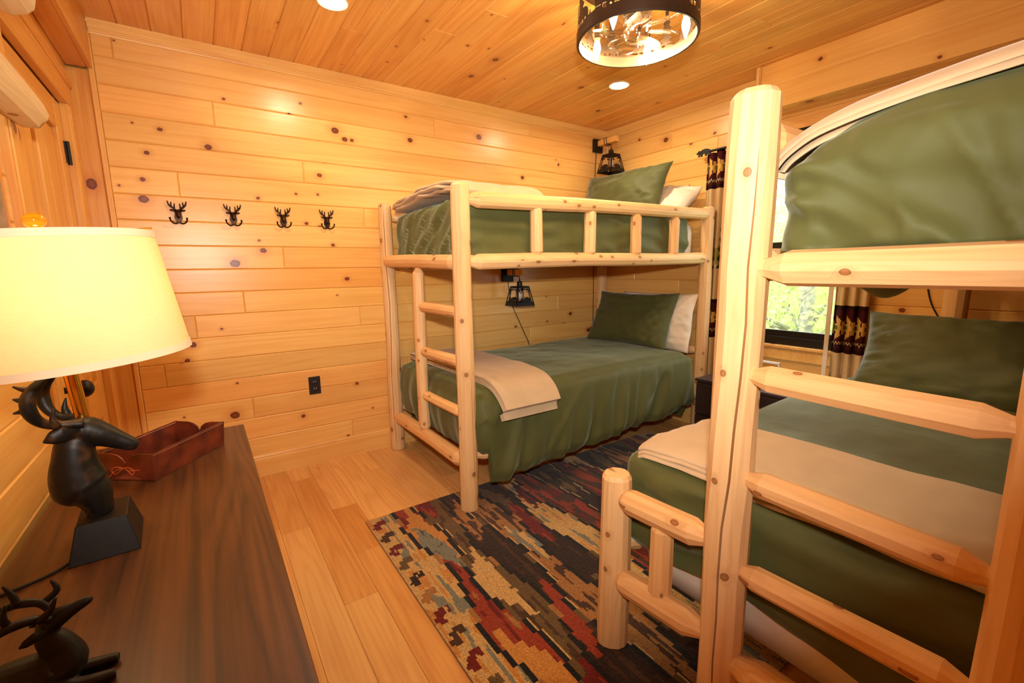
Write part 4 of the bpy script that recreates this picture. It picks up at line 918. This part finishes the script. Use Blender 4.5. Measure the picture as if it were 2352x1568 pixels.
sharp(MB().tube([(0.083, LY+0.02, 0.935), (0.083, LY+0.02, 1.12)], 0.0125, 16).tube([(0.083, LY+0.02, 1.12), (0.083, LY+0.02, 1.17)], 0.016, 16).obj('lamp_rod', M['brass'], lamp, tilt))
cx, cy = 0.109, LY
r0, r1, z0, z1 = 0.190, 0.166, 1.070, 1.323
shade = MB().lathe([(r0, z0), (r1, z1), (r1-0.0015, z1), (r0-0.0015, z0)], (cx, cy, 0), 64, closed=True).obj('lamp_shade', M['shade'], lamp, tilt, smooth=False); sharp(shade, 40)
for za, zb in ((z0-0.001, z0+0.0135), (z1-0.013, z1+0.001)):
    ra = lerp(r0, r1, (za-z0)/(z1-z0))+0.0012; rb = lerp(r0, r1, (zb-z0)/(z1-z0))+0.0012
    sharp(MB().lathe([(ra, za), (rb, zb), (rb-0.004, zb), (ra-0.004, za)], (cx, cy, 0), 64, closed=True).obj('shade_trim', M['shade_band'], shade, tilt), 40)
sp = MB()
for a in range(3): sp.tube([(0.09, cy, 1.325), (cx+0.165*math.cos(a*2.094), cy+0.165*math.sin(a*2.094), 1.33)], 0.002, 6)
sp.tube([(0.088, LY+0.018, 1.17), (0.14, LY+0.018, 1.22), (0.14, LY+0.018, 1.28), (0.09, LY+0.005, 1.325)], 0.002, 6).tube([(0.09, LY+0.005, 1.32), (0.09, LY+0.005, 1.342)], 0.004, 8).obj('shade_spider', M['brass'], lamp, tilt)
MB().ball((0.094, LY+0.005, 1.352), (0.0185, 0.0185, 0.0150), 20).obj('finial', M['amber'], lamp, tilt, smooth=True)
MB().ball((0.092, LY+0.012, 1.215), (0.030, 0.030, 0.036), 16).obj('light_bulb', M['lampbulb'], lamp, tilt, smooth=True)
sharp(MB().tube(curve([(0.055, LY-0.045, 0.668), (0.03, LY-0.075, 0.6635), (-0.005, LY-0.098, 0.6632), (-0.045, LY-0.115, 0.6632), (-0.075, LY-0.12, 0.658), (-0.083, LY-0.12, 0.60), (-0.084, LY-0.12, 0.4)], 5), 0.003, 8).obj('power_cord', M['cord'], lamp))

# leather tray ---------------------------------------------------------
tray = thing('leather_tray', 'brown leather catchall tray with laced corner on the far end of the dresser', 'tray', (0.18, -1.30, DZT))
A, Bq = Vector((0.157, -1.488)), Vector((0.332, -1.273)); u = (Bq-A).normalized(); w = Vector((-u.y, u.x)); Lt, Wt, Ht = 0.275, 0.165, 0.082
tw = Matrix(((u.x, w.x, 0, A.x), (u.y, w.y, 0, A.y), (0, 0, 1, DZT), (0, 0, 0, 1)))
th = 0.004
sharp(MB().box(0, Lt, 0, Wt, 0.0005, 0.005, 0.001).obj('base', M['leather'], tray, tw))
fl_ = 0.006
def wallp(pts, nrm, name='side'):
    m = MB(); nrm = Vector(nrm)*th; n = len(pts); V = [Vector(p) for p in pts]+[Vector(p)+nrm for p in pts]
    bm = bmesh.new(); vs = [bm.verts.new(p) for p in V]
    bm.faces.new(vs[:n]); bm.faces.new(list(reversed(vs[n:])))
    for i in range(n): bm.faces.new([vs[i], vs[i+n], vs[(i+1) % n+n], vs[(i+1) % n]])
    bmesh.ops.triangulate(bm, faces=bm.faces)
    return bm_obj(name, bm, M['leather'], tray, tw)
wallp([(0, 0, 0.001), (Lt, 0, 0.001), (Lt+fl_, -fl_, Ht), (-fl_, -fl_, Ht)], (0, 1, 0)); wallp([(0, Wt, 0.001), (Lt, Wt, 0.001), (Lt+fl_, Wt+fl_, Ht), (-fl_, Wt+fl_, Ht)], (0, -1, 0))
for e, xs in ((0, 1), (1, -1)):
    xo = (0 if e == 0 else Lt)-xs*fl_*0.5
    for sd in (0, 1):                                      # two flaps curving down to the laced notch
        flp = [(0.0, 0.002), (0.030, 0.005), (0.055, 0.012), (0.073, 0.025), (0.0815, 0.040), (0.0805, 0.053), (0.074, 0.066), (0.060, 0.076), (0.040, 0.081), (-0.006, Ht)]
        pts = [(xo, (q if sd == 0 else Wt-q), z) for q, z in flp]
        wallp(pts, (xs, 0, 0), 'end_flap')
lc = MB(); yc = Wt/2; xo = -0.006
lc.tube(curve([(xo, yc-0.006, 0.04), (xo-0.004, yc, 0.042), (xo, yc+0.006, 0.04)], 4), 0.0022, 6)
for s in (-1, 1):
    lc.tube(curve([(xo-0.003, yc, 0.041), (xo-0.008, yc+s*0.018, 0.046), (xo-0.007, yc+s*0.034, 0.036), (xo-0.005, yc+s*0.026, 0.024), (xo-0.003, yc+s*0.004, 0.039)], 5), 0.0016, 6)
    lc.tube(curve([(xo-0.003, yc, 0.041), (xo-0.007, yc+s*0.02, 0.036), (xo-0.006, yc+s*0.05, 0.038 if s < 0 else 0.012)], 5), 0.0015, 6)
lc.obj('lace', M['lace'], tray, tw, smooth=True)
st = MB()
for i in range(64):
    s = -fl_+0.004+(Lt+2*fl_-0.008)*i/64; st.box(s, s+0.0026, -fl_-0.0006, -fl_+0.0008, Ht-0.0045, Ht-0.0037); st.box(s, s+0.0026, Wt-0.0010, Wt+0.0014, Ht-0.0045, Ht-0.0037)
so = st.obj('stitching', M['stitch'], tray, tw, weld=False); so['kind'] = 'stuff'

# lying deer figurine ---------------------------------------------------------
FY = -2.24
fg = thing('deer_figurine', 'black resting deer figurine with raised head on the near dresser corner', 'figurine', (0.09, FY, DZT))
d = MB()
bp = curve([(0.010, FY+0.005, 0.686), (0.045, FY+0.002, 0.695), (0.085, FY, 0.694), (0.106, FY, 0.700), (0.103, FY, 0.725), (0.095, FY, 0.748), (0.097, FY, 0.763)], 5); k = len(bp)
d.loft(bp, rlist([0.016, 0.030, 0.032, 0.028, 0.019, 0.0145, 0.010], k), rlist([0.016, 0.027, 0.030, 0.026, 0.021, 0.0155, 0.010], k), n=18)
hp = curve([(0.086, FY, 0.757), (0.096, FY, 0.764), (0.110, FY, 0.772), (0.126, FY, 0.778), (0.140, FY, 0.783), (0.145, FY, 0.785)], 5); k = len(hp)
d.loft(hp, rlist([0.006, 0.012, 0.0115, 0.008, 0.006, 0.003], k), rlist([0.006, 0.0145, 0.013, 0.0085, 0.0062, 0.003], k), n=16)
for s, yy in ((-1, -0.020), (1, 0.012)):
    d.tube(curve([(0.095, FY+yy, 0.684), (0.120, FY+yy*1.1, 0.672), (0.148, FY+yy*1.1, 0.669), (0.160, FY+yy, 0.668)], 4), rlist([0.016, 0.011, 0.0085, 0.0075], 13), 10)
    d.loft([(0.098, FY+s*0.010, 0.764), (0.088, FY+s*0.018, 0.763), (0.078, FY+s*0.021, 0.759), (0.071, FY+s*0.022, 0.756)], [0.003, 0.005, 0.004, 0.001], [0.004, 0.0075, 0.006, 0.001], n=10)
d.tube(curve([(0.0, FY-0.02, 0.674), (0.03, FY-0.030, 0.671), (0.06, FY-0.028, 0.669)], 4), [0.014]*9, 10)
fo = d.obj('body', M['resin'], fg, smooth=True, weld=False); md = fo.modifiers.new('fuse', 'REMESH'); md.mode = 'VOXEL'; md.voxel_size = 0.0016; md.use_smooth_shade = True; ms = fo.modifiers.new('soften', 'SMOOTH'); ms.iterations = 3
for s in (-1, 1):
    a = MB(); yo = FY+s*0.008; o_ = 0.0 if s < 0 else 0.006
    mn = curve([(0.102, yo, 0.775), (0.090, yo+s*0.006, 0.785+o_), (0.074, yo+s*0.012, 0.789+o_), (0.056, yo+s*0.018, 0.787+o_), (0.040, yo+s*0.02, 0.776+o_)], 5)
    a.tube(mn, rlist([0.005, 0.0055, 0.006, 0.0055, 0.002], len(mn)), 8)
    for q0, q1, q2 in (((0.093, 0.784), (0.106, 0.795), (0.114, 0.812)), ((0.066, 0.789), (0.063, 0.804), (0.068, 0.822)), ((0.05, 0.785), (0.042, 0.80), (0.045, 0.815))):
        a.tube(curve([(q0[0], yo+s*0.01, q0[1]+o_), (q1[0], yo+s*0.013, q1[1]+o_), (q2[0]-(0.012 if s > 0 else 0), yo+s*0.013, q2[1]+o_)], 4), rlist([0.005, 0.0045, 0.0018], 9), 8)
    a.obj('antler', M['resin'], fg, smooth=True, weld=False)

# log framed picture on the left wall ---------------------------------------------------------
pf = thing('log_picture_frame', 'rustic log framed picture at the left edge above the dresser', 'picture', (XL, -1.7, 1.2))
fbox('backing', XL, -0.072, -2.35, -1.335, 1.16, 1.66, M['pine_door'], pf, 0.002, (1.0, 0.74, 0.45))
fbox('picture', -0.072, -0.068, -2.30, -1.372, 1.20, 1.62, M['print'], pf, 0.0005)
log('frame_log', (-0.044, -1.11, 1.716), (-0.044, -2.45, 1.716), 0.050, 0.052, pf, ('cut', 'cut'), seed=71, mat='pale_log', tint=(1.02, 1.0, 0.96))
log('frame_log', (-0.044, -1.10, 2.02), (-0.044, -2.45, 2.02), 0.055, 0.055, pf, ('round', 'cut'), seed=72, mat='pale_log', tint=(1, 1, 1))
log('frame_log', (-0.05, -1.86, 1.16), (-0.05, -1.86, 2.10), 0.045, 0.045, pf, ('cut', 'cut'), seed=73, mat='pale_log', tint=(1, 1, 1))

# ------------------------------------------------------------------ deer hooks
def deer_hook(x, label):
    t = thing('deer_coat_hook', label, 'coat hook', (x, 0, 1.51), 'deer head coat hooks')
    Z0 = 1.511
    def P(a, b, y=-0.012): return (x+a, y, Z0+b)
    m = MB()   # plate and head, 82 mm wide, 115 mm tall
    head = [(-0.008, 0.0), (0.008, 0.0), (0.011, 0.012), (0.018, 0.025), (0.018, 0.036), (0.015, 0.05), (0.016, 0.066), (0.010, 0.072), (-0.010, 0.072), (-0.016, 0.066), (-0.015, 0.05), (-0.018, 0.036), (-0.018, 0.025), (-0.011, 0.012)]
    m.prism(head, lambda a, b, c: (x+a, -0.0012-c, Z0+b), 0.007)
    m.loft([(x, -0.006, Z0+0.07), (x, -0.013, Z0+0.06), (x, -0.020, Z0+0.045), (x, -0.026, Z0+0.033), (x, -0.022, Z0+0.025)], [0.012, 0.0145, 0.012, 0.0095, 0.004], [0.004, 0.008, 0.010, 0.008, 0.004], side=(1, 0, 0), n=14)
    m.obj('head', M['bronze'], t, smooth=False); sharp(t.children[-1], 40)
    for s in (-1, 1):
        a = MB(); a.tube(curve([P(s*0.010, 0.068), P(s*0.017, 0.078), P(s*0.029, 0.087), P(s*0.037, 0.098), P(s*0.041, 0.115)], 4), rlist([0.0055, 0.005, 0.0045, 0.004, 0.0025], 17), 8)
        a.tube([P(s*0.013, 0.074), P(s*0.013, 0.086), P(s*0.011, 0.103)], [0.004, 0.0036, 0.0024], 8); a.tube([P(s*0.027, 0.086), P(s*0.026, 0.098), P(s*0.025, 0.110)], [0.004, 0.0036, 0.0024], 8)
        a.obj('antler', M['bronze'], t, smooth=True, weld=False)
        MB().loft([P(s*0.014, 0.064), P(s*0.022, 0.067), P(s*0.030, 0.068), P(s*0.035, 0.069)], [0.003, 0.004, 0.003, 0.001], [0.004, 0.006, 0.005, 0.001], n=10).obj('ear', M['bronze'], t, smooth=True)
        h = MB(); pts = curve([P(s*0.004, 0.005, -0.006), P(s*0.015, -0.001, -0.012), P(s*0.027, 0.003, -0.020), P(s*0.035, 0.013, -0.027), P(s*0.037, 0.022, -0.030)], 5)
        h.tube(pts, rlist([0.0045, 0.004, 0.0038, 0.0036], len(pts)), 8).ball(P(s*0.037, 0.025, -0.031), 0.0055, 10).obj('hook_arm', M['bronze'], t, smooth=True, weld=False)
    return t
for xx, lb in ((0.259, 'dark deer head hook nearest the door on the pine wall'), (0.511, 'dark deer head hook second from the door'), (0.767, 'dark deer head hook third from the door'), (1.014, 'dark deer head hook nearest the far bunk bed')): deer_hook(xx, lb)

# ------------------------------------------------------------------ outlet
ot = thing('wall_outlet', 'black duplex power outlet on the pine wall left of the far bunk', 'outlet', (0.863, 0, 0.522))
MB().box(0.828, 0.898, -0.006, -0.0005, 0.465, 0.580, 0.002).obj('cover_plate', M['black_plastic'], ot)
for z in (0.545, 0.500):
    r_ = MB().box(0.846, 0.880, -0.0085, -0.005, z-0.014, z+0.014, 0.003).obj('receptacle', M['black_plastic'], ot)
    MB().box(0.855, 0.857, -0.0092, -0.008, z-0.001, z+0.007).box(0.868, 0.870, -0.0092, -0.008, z-0.001, z+0.007).obj('slot', M['white_plastic'], r_)

# ------------------------------------------------------------------ silhouettes
BEAR = [(0.0, 0.20), (0.05, 0.26), (0.10, 0.28), (0.16, 0.36), (0.22, 0.36), (0.30, 0.33), (0.42, 0.40), (0.58, 0.42), (0.76, 0.40), (0.90, 0.34), (0.97, 0.24), (0.98, 0.10), (0.96, 0.0), (0.82, 0.0), (0.84, 0.06), (0.78, 0.13), (0.72, 0.06), (0.70, 0.0), (0.60, 0.0), (0.62, 0.10), (0.50, 0.14), (0.42, 0.12), (0.40, 0.0), (0.28, 0.0), (0.31, 0.07), (0.29, 0.14), (0.22, 0.08), (0.21, 0.0), (0.12, 0.0), (0.15, 0.08), (0.19, 0.18), (0.14, 0.16), (0.06, 0.16)]
def pine_poly(w, h, n=6):
    L = [(-0.06*w, 0), (-0.06*w, 0.10*h)]; Rr = [(0.06*w, 0), (0.06*w, 0.10*h)]
    for i in range(n):
        z0 = 0.10*h+0.88*h*i/n; k = 1-i/n*0.85; z1 = 0.10*h+0.88*h*(i+0.55)/n
        L += [(-0.5*w*k, z0), (-0.24*w*k, z1)]; Rr += [(0.5*w*k, z0), (0.24*w*k, z1)]
    return L+[(0, h)]+list(reversed(Rr))

# ------------------------------------------------------------------ ceiling fan light
FX, FYc, FZ, FR = 1.862, -1.722, 2.135, 0.232
fan = thing('caged_ceiling_fan_light', 'dark caged ceiling light with woodland cutouts, clear fan blades and four candle bulbs', 'ceiling light', (FX, FYc, FZ))
C0 = (FX, FYc, 0)
sharp(MB().lathe([(FR+0.003, FZ), (FR+0.006, FZ+0.004), (FR+0.006, FZ+0.040), (FR+0.003, FZ+0.043), (FR-0.002, FZ+0.043), (FR-0.002, FZ)], C0, 72, closed=True).obj('bottom_ring', M['fixture'], fan))
sharp(MB().lathe([(FR-0.003, FZ+0.001), (FR-0.003, FZ+0.041), (FR-0.005, FZ+0.041), (FR-0.005, FZ+0.001)], C0, 72, closed=True).obj('ring_lining', M['fixture_in'], fan))
sharp(MB().lathe([(FR+0.004, FZ+0.235), (FR+0.004, FZ+0.262), (FR-0.002, FZ+0.262), (FR-0.002, FZ+0.235)], C0, 72, closed=True).obj('top_ring', M['fixture'], fan))
def cyl(a0, r=FR): return lambda a, b, c: (FX+(r+c)*math.cos(a0+a/r), FYc+(r+c)*math.sin(a0+a/r), FZ+0.043+b)
for i in range(4):
    a = i*math.pi/2+0.55; MB().prism([(-0.004, -0.002), (0.004, -0.002), (0.004, 0.2), (-0.004, 0.2)], cyl(a), 0.003).obj('cage_bar', M['fixture'], fan)
for i in range(12):
    a = i*math.pi/6+0.15
    hgt = (0.17, 0.13, 0.185)[i % 3]; MB().prism(pine_poly(0.062, hgt, 7), cyl(a), 0.002).obj('tree_cutout', M['fixture'], fan)
for i in range(8):
    a = i*math.pi/4+0.42; sgn = 1 if i % 2 else -1; s = 0.105 if i % 2 else 0.09
    MB().prism([(sgn*(p[0]-0.5)*s, p[1]*s*1.25-0.002) for p in (BEAR if sgn > 0 else BEAR[::-1])], cyl(a), 0.002).obj('bear_cutout', M['fixture'], fan)
gp = [(FR*2*math.pi*i/60, 0.007+0.006*math.sin(i*0.9)+0.005*math.sin(i*2.3)) for i in range(61)]
gd = MB(); 
for i in range(60): gd.prism([(gp[i][0], -0.002), (gp[i+1][0], -0.002), gp[i+1], gp[i]], cyl(0), 0.002)
gd.obj('ground_cutout', M['fixture'], fan, weld=False)
sharp(MB().lathe([(1e-6, 2.44), (0.09, 2.44), (0.09, 2.415), (0.06, 2.40), (0.045, 2.33), (0.05, 2.26), (0.055, 2.225), (0.03, 2.215), (1e-6, 2.215)], C0, 32).obj('motor_housing', M['fixture'], fan))
for i in range(4):
    a = i*math.pi/2+0.55; MB().tube([(FX+0.05*math.cos(a), FYc+0.05*math.sin(a), FZ+0.25), (FX+FR*math.cos(a), FYc+FR*math.sin(a), FZ+0.25)], 0.005, 8).obj('top_spoke', M['fixture'], fan)
hub = MB().lathe([(1e-6, 2.215), (0.05, 2.215), (0.052, 2.165), (0.042, 2.143), (1e-6, 2.138)], C0, 28).obj('fan_hub', M['acrylic'], fan, smooth=True)
for i in range(7):
    a = 2*math.pi*i/7+0.2; v, f = [], []; n1, n2 = 10, 6
    for p in range(n1+1):
        t = p/n1; r_ = 0.045+0.125*t; half = 0.020+0.032*math.sin(t*math.pi*0.80)
        for q in range(n2+1):
            w_ = (q/n2-0.5)*2; rr_ = r_-(0.012*w_*w_*t)
            px, py = rr_, w_*half+0.03*t*t; v.append((FX+px*math.cos(a)-py*math.sin(a), FYc+px*math.sin(a)+py*math.cos(a), 2.176+0.022*w_*(0.4+0.6*t)-0.006*w_*w_))
    for p in range(n1):
        for q in range(n2): k = p*(n2+1)+q; f.append((k, k+1, k+n2+2, k+n2+1))
    o = mesh('fan_blade', v, f, M['acrylic'], fan, smooth=True); sd = o.modifiers.new('thick', 'SOLIDIFY'); sd.thickness = 0.0022
for bx, by in ((1.815, -1.510), (1.730, -1.755), (1.968, -1.865), (2.075, -1.615)):
    dv = Vector((bx-FX, by-FYc)); dv = dv.normalized()*0.185; bx, by = FX+dv.x, FYc+dv.y
    s_ = sharp(MB().tube([(bx, by, 2.385), (bx, by, 2.207)], 0.011, 14).obj('candle_sleeve', M['fixture'], fan))
    MB().tube([(bx, by, 2.208), (bx, by, 2.196)], [0.013, 0.011], 14).obj('socket_collar', M['ivory'], s_)
    MB().lathe([(1e-6, 2.116), (0.0035, 2.123), (0.009, 2.139), (0.0145, 2.158), (0.0155, 2.170), (0.012, 2.187), (0.008, 2.198)], (bx, by, 0), 16).obj('candle_bulb', M['bulb'], fan, smooth=True)

# ------------------------------------------------------------------ recessed lights
def can(x, y, label):
    t = thing('recessed_light', label, 'ceiling light', (x, y, H), 'recessed ceiling lights')
    sharp(MB().lathe([(0.050, H-0.0005), (0.066, H-0.0005), (0.068, H-0.004), (0.064, H-0.007), (0.050, H-0.005)], (x, y, 0), 40, closed=True).obj('trim_ring', M['white_plastic'], t))
    MB().lathe([(1e-6, H-0.003), (0.051, H-0.003)], (x, y, 0), 32).obj('lens', M['can'], t)
can(2.747, -0.809, 'lit round recessed light just under the caged fan fixture'); can(0.936, -0.775, 'lit round recessed light cut by the top edge of the photo')

# ------------------------------------------------------------------ lantern sconces
def sconce(x, zp, label, arm_y=-0.16, cord=None, sx=None, zs=None):
    t = thing('lantern_sconce', label, 'wall lamp', (x, 0, zp), 'lantern wall sconces'); sx = sx or x
    MB().box(x-0.052, x+0.052, -0.028, -0.0005, zp-0.055, zp+0.055, 0.003).obj('wall_plate', M['iron'], t)
    a = MB().box(sx-0.022, sx+0.022, -0.235, -0.028, zp-0.005, zp+0.040, 0.003).obj('wood_arm', M['pine_trim'], t); a.color = (1.02, 0.92, 0.82, 1)
    s = MB(); 
    for yy in (arm_y+0.055, arm_y+0.03): s.tube(curve([(sx-0.024, yy, zp+0.042), (sx+0.024, yy, zp+0.042), (sx+0.024, yy-0.01, zp-0.007), (sx-0.024, yy-0.01, zp-0.007), (sx-0.024, yy, zp+0.042)], 3), 0.0028, 6)
    s.tube(curve([(sx-0.02, arm_y+0.03, zp-0.008), (sx, arm_y+0.01, zp-0.012), (sx, arm_y-0.01, zp-0.02), (sx, arm_y-0.01, zp-0.045)], 4), 0.0028, 6)
    s.obj('cord_wrap', M['cord'], t, smooth=True, weld=False)
    cy = arm_y-0.01; zt = zs
    sharp(MB().lathe([(0.003, zt+0.062), (0.007, zt+0.040), (0.018, zt+0.036), (0.021, zt+0.025), (0.021, zt+0.002), (1e-6, zt)], (sx, cy, 0), 20).obj('lantern_cap', M['iron'], t))
    ht, hb, hz = 0.052, 0.083, 0.150
    def face(k):
        a = k*math.pi/2
        def fn(u, v, c):
            hw = lerp(hb, ht, v/hz); xx, yy = u*hw, -(hw+c); return (sx+xx*math.cos(a)-yy*math.sin(a), cy+xx*math.sin(a)+yy*math.cos(a), zt-hz+v)
        return fn
    sh = MB().box(sx-ht, sx+ht, cy-ht, cy+ht, zt-0.006, zt).obj('lantern_shade', M['iron'], t)
    for k in range(4):
        m = MB(); fn = face(k)
        m.prism([(-1, 0), (1, 0), (1, 0.028), (0.7, 0.034), (0.3, 0.026), (-0.2, 0.034), (-0.6, 0.028), (-1, 0.03)], fn, 0.002)
        m.prism([(-1, 0), (-0.9, 0), (-0.88, hz), (-1, hz)], fn, 0.002).prism([(0.9, 0), (1, 0), (1, hz), (0.88, hz)], fn, 0.002).prism([(-1, hz-0.014), (1, hz-0.014), (1, hz), (-1, hz)], fn, 0.002)
        m.prism([((p[0]-0.5)*1.15-0.05, 0.026+p[1]*0.085) for p in BEAR], fn, 0.002)
        for u0, u1, v1 in ((-0.9, -0.55, 0.10), (0.9, 0.6, 0.095), (-0.9, -0.2, 0.128), (0.9, 0.25, 0.125)): m.prism([(u0, hz-0.02), (u0, hz-0.032), (u1, v1-0.006), (u1, v1)], fn, 0.002)
        m.prism([(0.62, 0.03), (0.74, 0.03), (0.70, 0.13), (0.64, 0.13)], fn, 0.002)
        m.obj('cutout_panel', M['iron'], sh, weld=False)
    MB().lathe([(1e-6, zt-0.105), (0.014, zt-0.098), (0.021, zt-0.078), (0.018, zt-0.055), (0.011, zt-0.035), (0.010, zt-0.01)], (sx, cy, 0), 16).obj('light_bulb', M['bulb_off'], t, smooth=True)
    if cord:
        co = MB().tube(curve(cord, 5), 0.0032, 8)
        co.obj('power_cord', M['cord'], t, smooth=True)
sconce(3.345, 2.305, 'black lantern sconce in the corner above the upper far bunk', sx=3.352, zs=2.205, cord=[(3.335, -0.008, 2.25), (3.325, -0.008, 2.1), (3.322, -0.008, 1.85), (3.322, -0.008, 1.3), (3.322, -0.008, 0.74), (3.316, -0.01, 0.66)])
sconce(2.362, 1.200, 'black lantern sconce on the wall under the upper far bunk', sx=2.372, zs=1.112, cord=[(2.37, -0.008, 1.145), (2.385, -0.008, 1.05), (2.415, -0.008, 0.94), (2.47, -0.008, 0.83), (2.525, -0.008, 0.72), (2.575, -0.008, 0.62), (2.6, -0.008, 0.52)])
pl = MB().box(3.295, 3.335, -0.03, -0.0005, 0.655, 0.70, 0.004).obj('power_plug', M['black_plastic']); tag(pl, 'small black plug on the wall beside the far corner bed post', 'plug')
cd = MB().tube(curve([(XR-0.006, -2.30, 1.25), (XR-0.006, -2.325, 1.12), (XR-0.006, -2.35, 1.03), (XR-0.006, -2.39, 0.95), (XR-0.006, -2.42, 0.86)], 5), 0.0035, 8).obj('hanging_cord', M['cord'], smooth=True); tag(cd, 'black cord hanging on the window wall under the upper near bunk', 'cord')

# ------------------------------------------------------------------ nightstand and gadget
ns = thing('nightstand', 'dark espresso nightstand between the two bunk beds', 'nightstand', (3.23, -1.64, 0))
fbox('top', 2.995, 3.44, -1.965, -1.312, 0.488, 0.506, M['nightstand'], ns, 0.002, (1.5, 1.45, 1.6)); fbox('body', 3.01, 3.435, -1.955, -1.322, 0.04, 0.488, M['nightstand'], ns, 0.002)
for z0 in (0.05, 0.272):
    d = fbox('drawer', 2.994, 3.01, -1.952, -1.325, z0, z0+0.208, M['nightstand'], ns, 0.002)
    MB().box(2.982, 2.994, -1.68, -1.60, z0+0.10, z0+0.108, 0.002).obj('pull', M['iron'], d)
for y0 in (-1.95, -1.36): fbox('foot', 3.02, 3.42, y0, y0+0.035, 0, 0.04, M['nightstand'], ns, 0.002)
wf = thing('white_frame_stand', 'white open rectangular frame standing on the nightstand under the window', 'stand', (3.2, -1.66, 0.506))
MB().box(3.195, 3.208, -1.75, -1.60, 0.640, 0.654, 0.004).box(3.195, 3.208, -1.75, -1.738, 0.512, 0.652, 0.004).box(3.195, 3.208, -1.612, -1.60, 0.512, 0.652, 0.004).obj('frame', M['white_plastic'], wf, weld=False)
MB().box(3.14, 3.26, -1.755, -1.595, 0.5062, 0.516, 0.004).obj('foot_plate', M['white_plastic'], wf)

# ------------------------------------------------------------------ curtains
T = NT('lodge_curtain'); ca = T.n('VertexColor'); ca.layer_name = 'print'; tc = T.n('TexCoord').outputs['Object']
n1 = T.n('TexNoise', Vector=tc, Scale=600.0, Detail=1.0)
df = T.bsdf(Base_Color=ca.outputs[0], Roughness=0.9, Specular_IOR_Level=0.1, Normal=T.n('Bump', Strength=0.2, Distance=0.001, Height=n1.outputs['Fac'])); M['curtain'] = T.m
PLUM, YEL, MOSS, SAND, DPLUM = (66, 24, 26), (206, 164, 84), (96, 98, 48), (206, 178, 132), (44, 18, 18)
def cur_col(u, z):
    """u: metres of cloth from the edge, z height"""
    per = 1.06; f = (2.07-z) % per
    if f < 0.285:
        f *= 1.4035                                              # geometric band
        if f < 0.035 or f > 0.365: return DPLUM
        g = (u+0.02) % 0.11-0.055; h = f-0.19
        if 0.30 < f < 0.335: return SAND if abs(((u*1.0) % 0.024)-0.012)*2.2-(f-0.303) > -0.006 and abs(((u) % 0.024)-0.012)*2.2-(f-0.303) < 0.006 else DPLUM
        if abs(h) < 0.022: return MOSS if abs(g) < 0.030-abs(h)*0.4 else YEL
        if abs(h) < 0.055: return YEL if abs(g) > 0.018 and abs(g) < 0.050 or abs(g) < 0.018 and abs(h) < 0.03 else PLUM
        if abs(h) < 0.105: return YEL if 0.008 < g < 0.008+(0.105-abs(h)) else PLUM
        return PLUM
    f2 = (f-0.285)*0.72                                               # woodland band
    for k in range(5):
        c = 0.05+k*0.13; w_ = max(0, (f2-0.07)*0.16*(0.65+0.35*math.sin(f2*130)))
        if 0.07 < f2 < 0.40 and abs((u+0.04) % 0.65-c) < w_: return (52, 54, 30)
    if 0.27+0.03*math.sin(u*40)+0.03*nz(u*20, f2*10) < f2 < 0.37+0.02*math.sin(u*31): return (158, 144, 76)
    return SAND
def curtain(y0, y1, label, lining=None):
    root = thing('patterned_curtain', label, 'curtain', (XR-0.07, (y0+y1)/2, 0.42), 'lodge print curtains'); nu, nv = 64, 190; v, f, c = [], [], []
    zt, zb = 2.035, 0.42
    for i in range(nu+1):
        u = i/nu
        for j in range(nv+1):
            z = lerp(zb, zt, j/nv); fall = 0.8+0.2*(1-j/nv)
            v.append((XR-0.062+0.020*math.sin(u*3*2*math.pi+0.5+0.15*math.sin(z*3))*fall+0.006*nz(u*9, z*2), lerp(y0, y1, u)+0.008*math.sin(u*6*math.pi)+0.008*(zt-z)*(u-0.5), z))
    for i in range(nu):
        for j in range(nv): f.append((i*(nv+1)+j, (i+1)*(nv+1)+j, (i+1)*(nv+1)+j+1, i*(nv+1)+j+1)); c.append(srgb(*cur_col((i+0.5)/nu*0.36, lerp(zb, zt, (j+0.5)/nv))))
    me = bpy.data.meshes.new('cloth'); me.from_pydata(v, [], f); at = me.color_attributes.new('print', 'FLOAT_COLOR', 'CORNER'); cl = []
    for p, q in zip(me.polygons, c): cl += list(q)*4
    at.data.foreach_set('color', cl); me.materials.append(M['curtain']); me.polygons.foreach_set('use_smooth', [True]*len(me.polygons))
    o = bpy.data.objects.new('cloth', me); COL.objects.link(o); put(o, root); sd = o.modifiers.new('thick', 'SOLIDIFY'); sd.thickness = 0.002
    if lining is not None:
        l = MB(); ys = lining
        for k in range(1): l.box(XR-0.088, XR-0.082, ys-0.008, ys+0.016, zb, zt-0.06, 0.001)
        l.obj('white_lining', M['white'], root)
curtain(-1.045, -1.235, 'patterned lodge curtain left of the window behind the near bunk post')
curtain(-1.925, -2.10, 'patterned lodge curtain right of the window beside the dark pillow', lining=-1.918)
rod = thing('curtain_rod', 'dark curtain rod with bear finials above the window', 'curtain rod', (XR-0.065, -1.56, 2.05))
sharp(MB().tube([(XR-0.065, -1.055, 2.052), (XR-0.065, -2.085, 2.052)], 0.008, 12).obj('rod', M['iron'], rod))
for y0, s in ((-1.055, 1), (-2.085, -1)):
    MB().prism([(p[0]*0.115, p[1]*0.115) for p in BEAR], lambda a, b, c: (XR-0.069+c, y0+s*(0.115-a)-s*0.02, 2.028+b), 0.009).obj('bear_finial', M['iron'], rod)
for y0 in (-1.2, -1.93): MB().box(XR-0.075, XR, y0-0.006, y0+0.006, 2.034, 2.046).obj('bracket', M['iron'], rod)
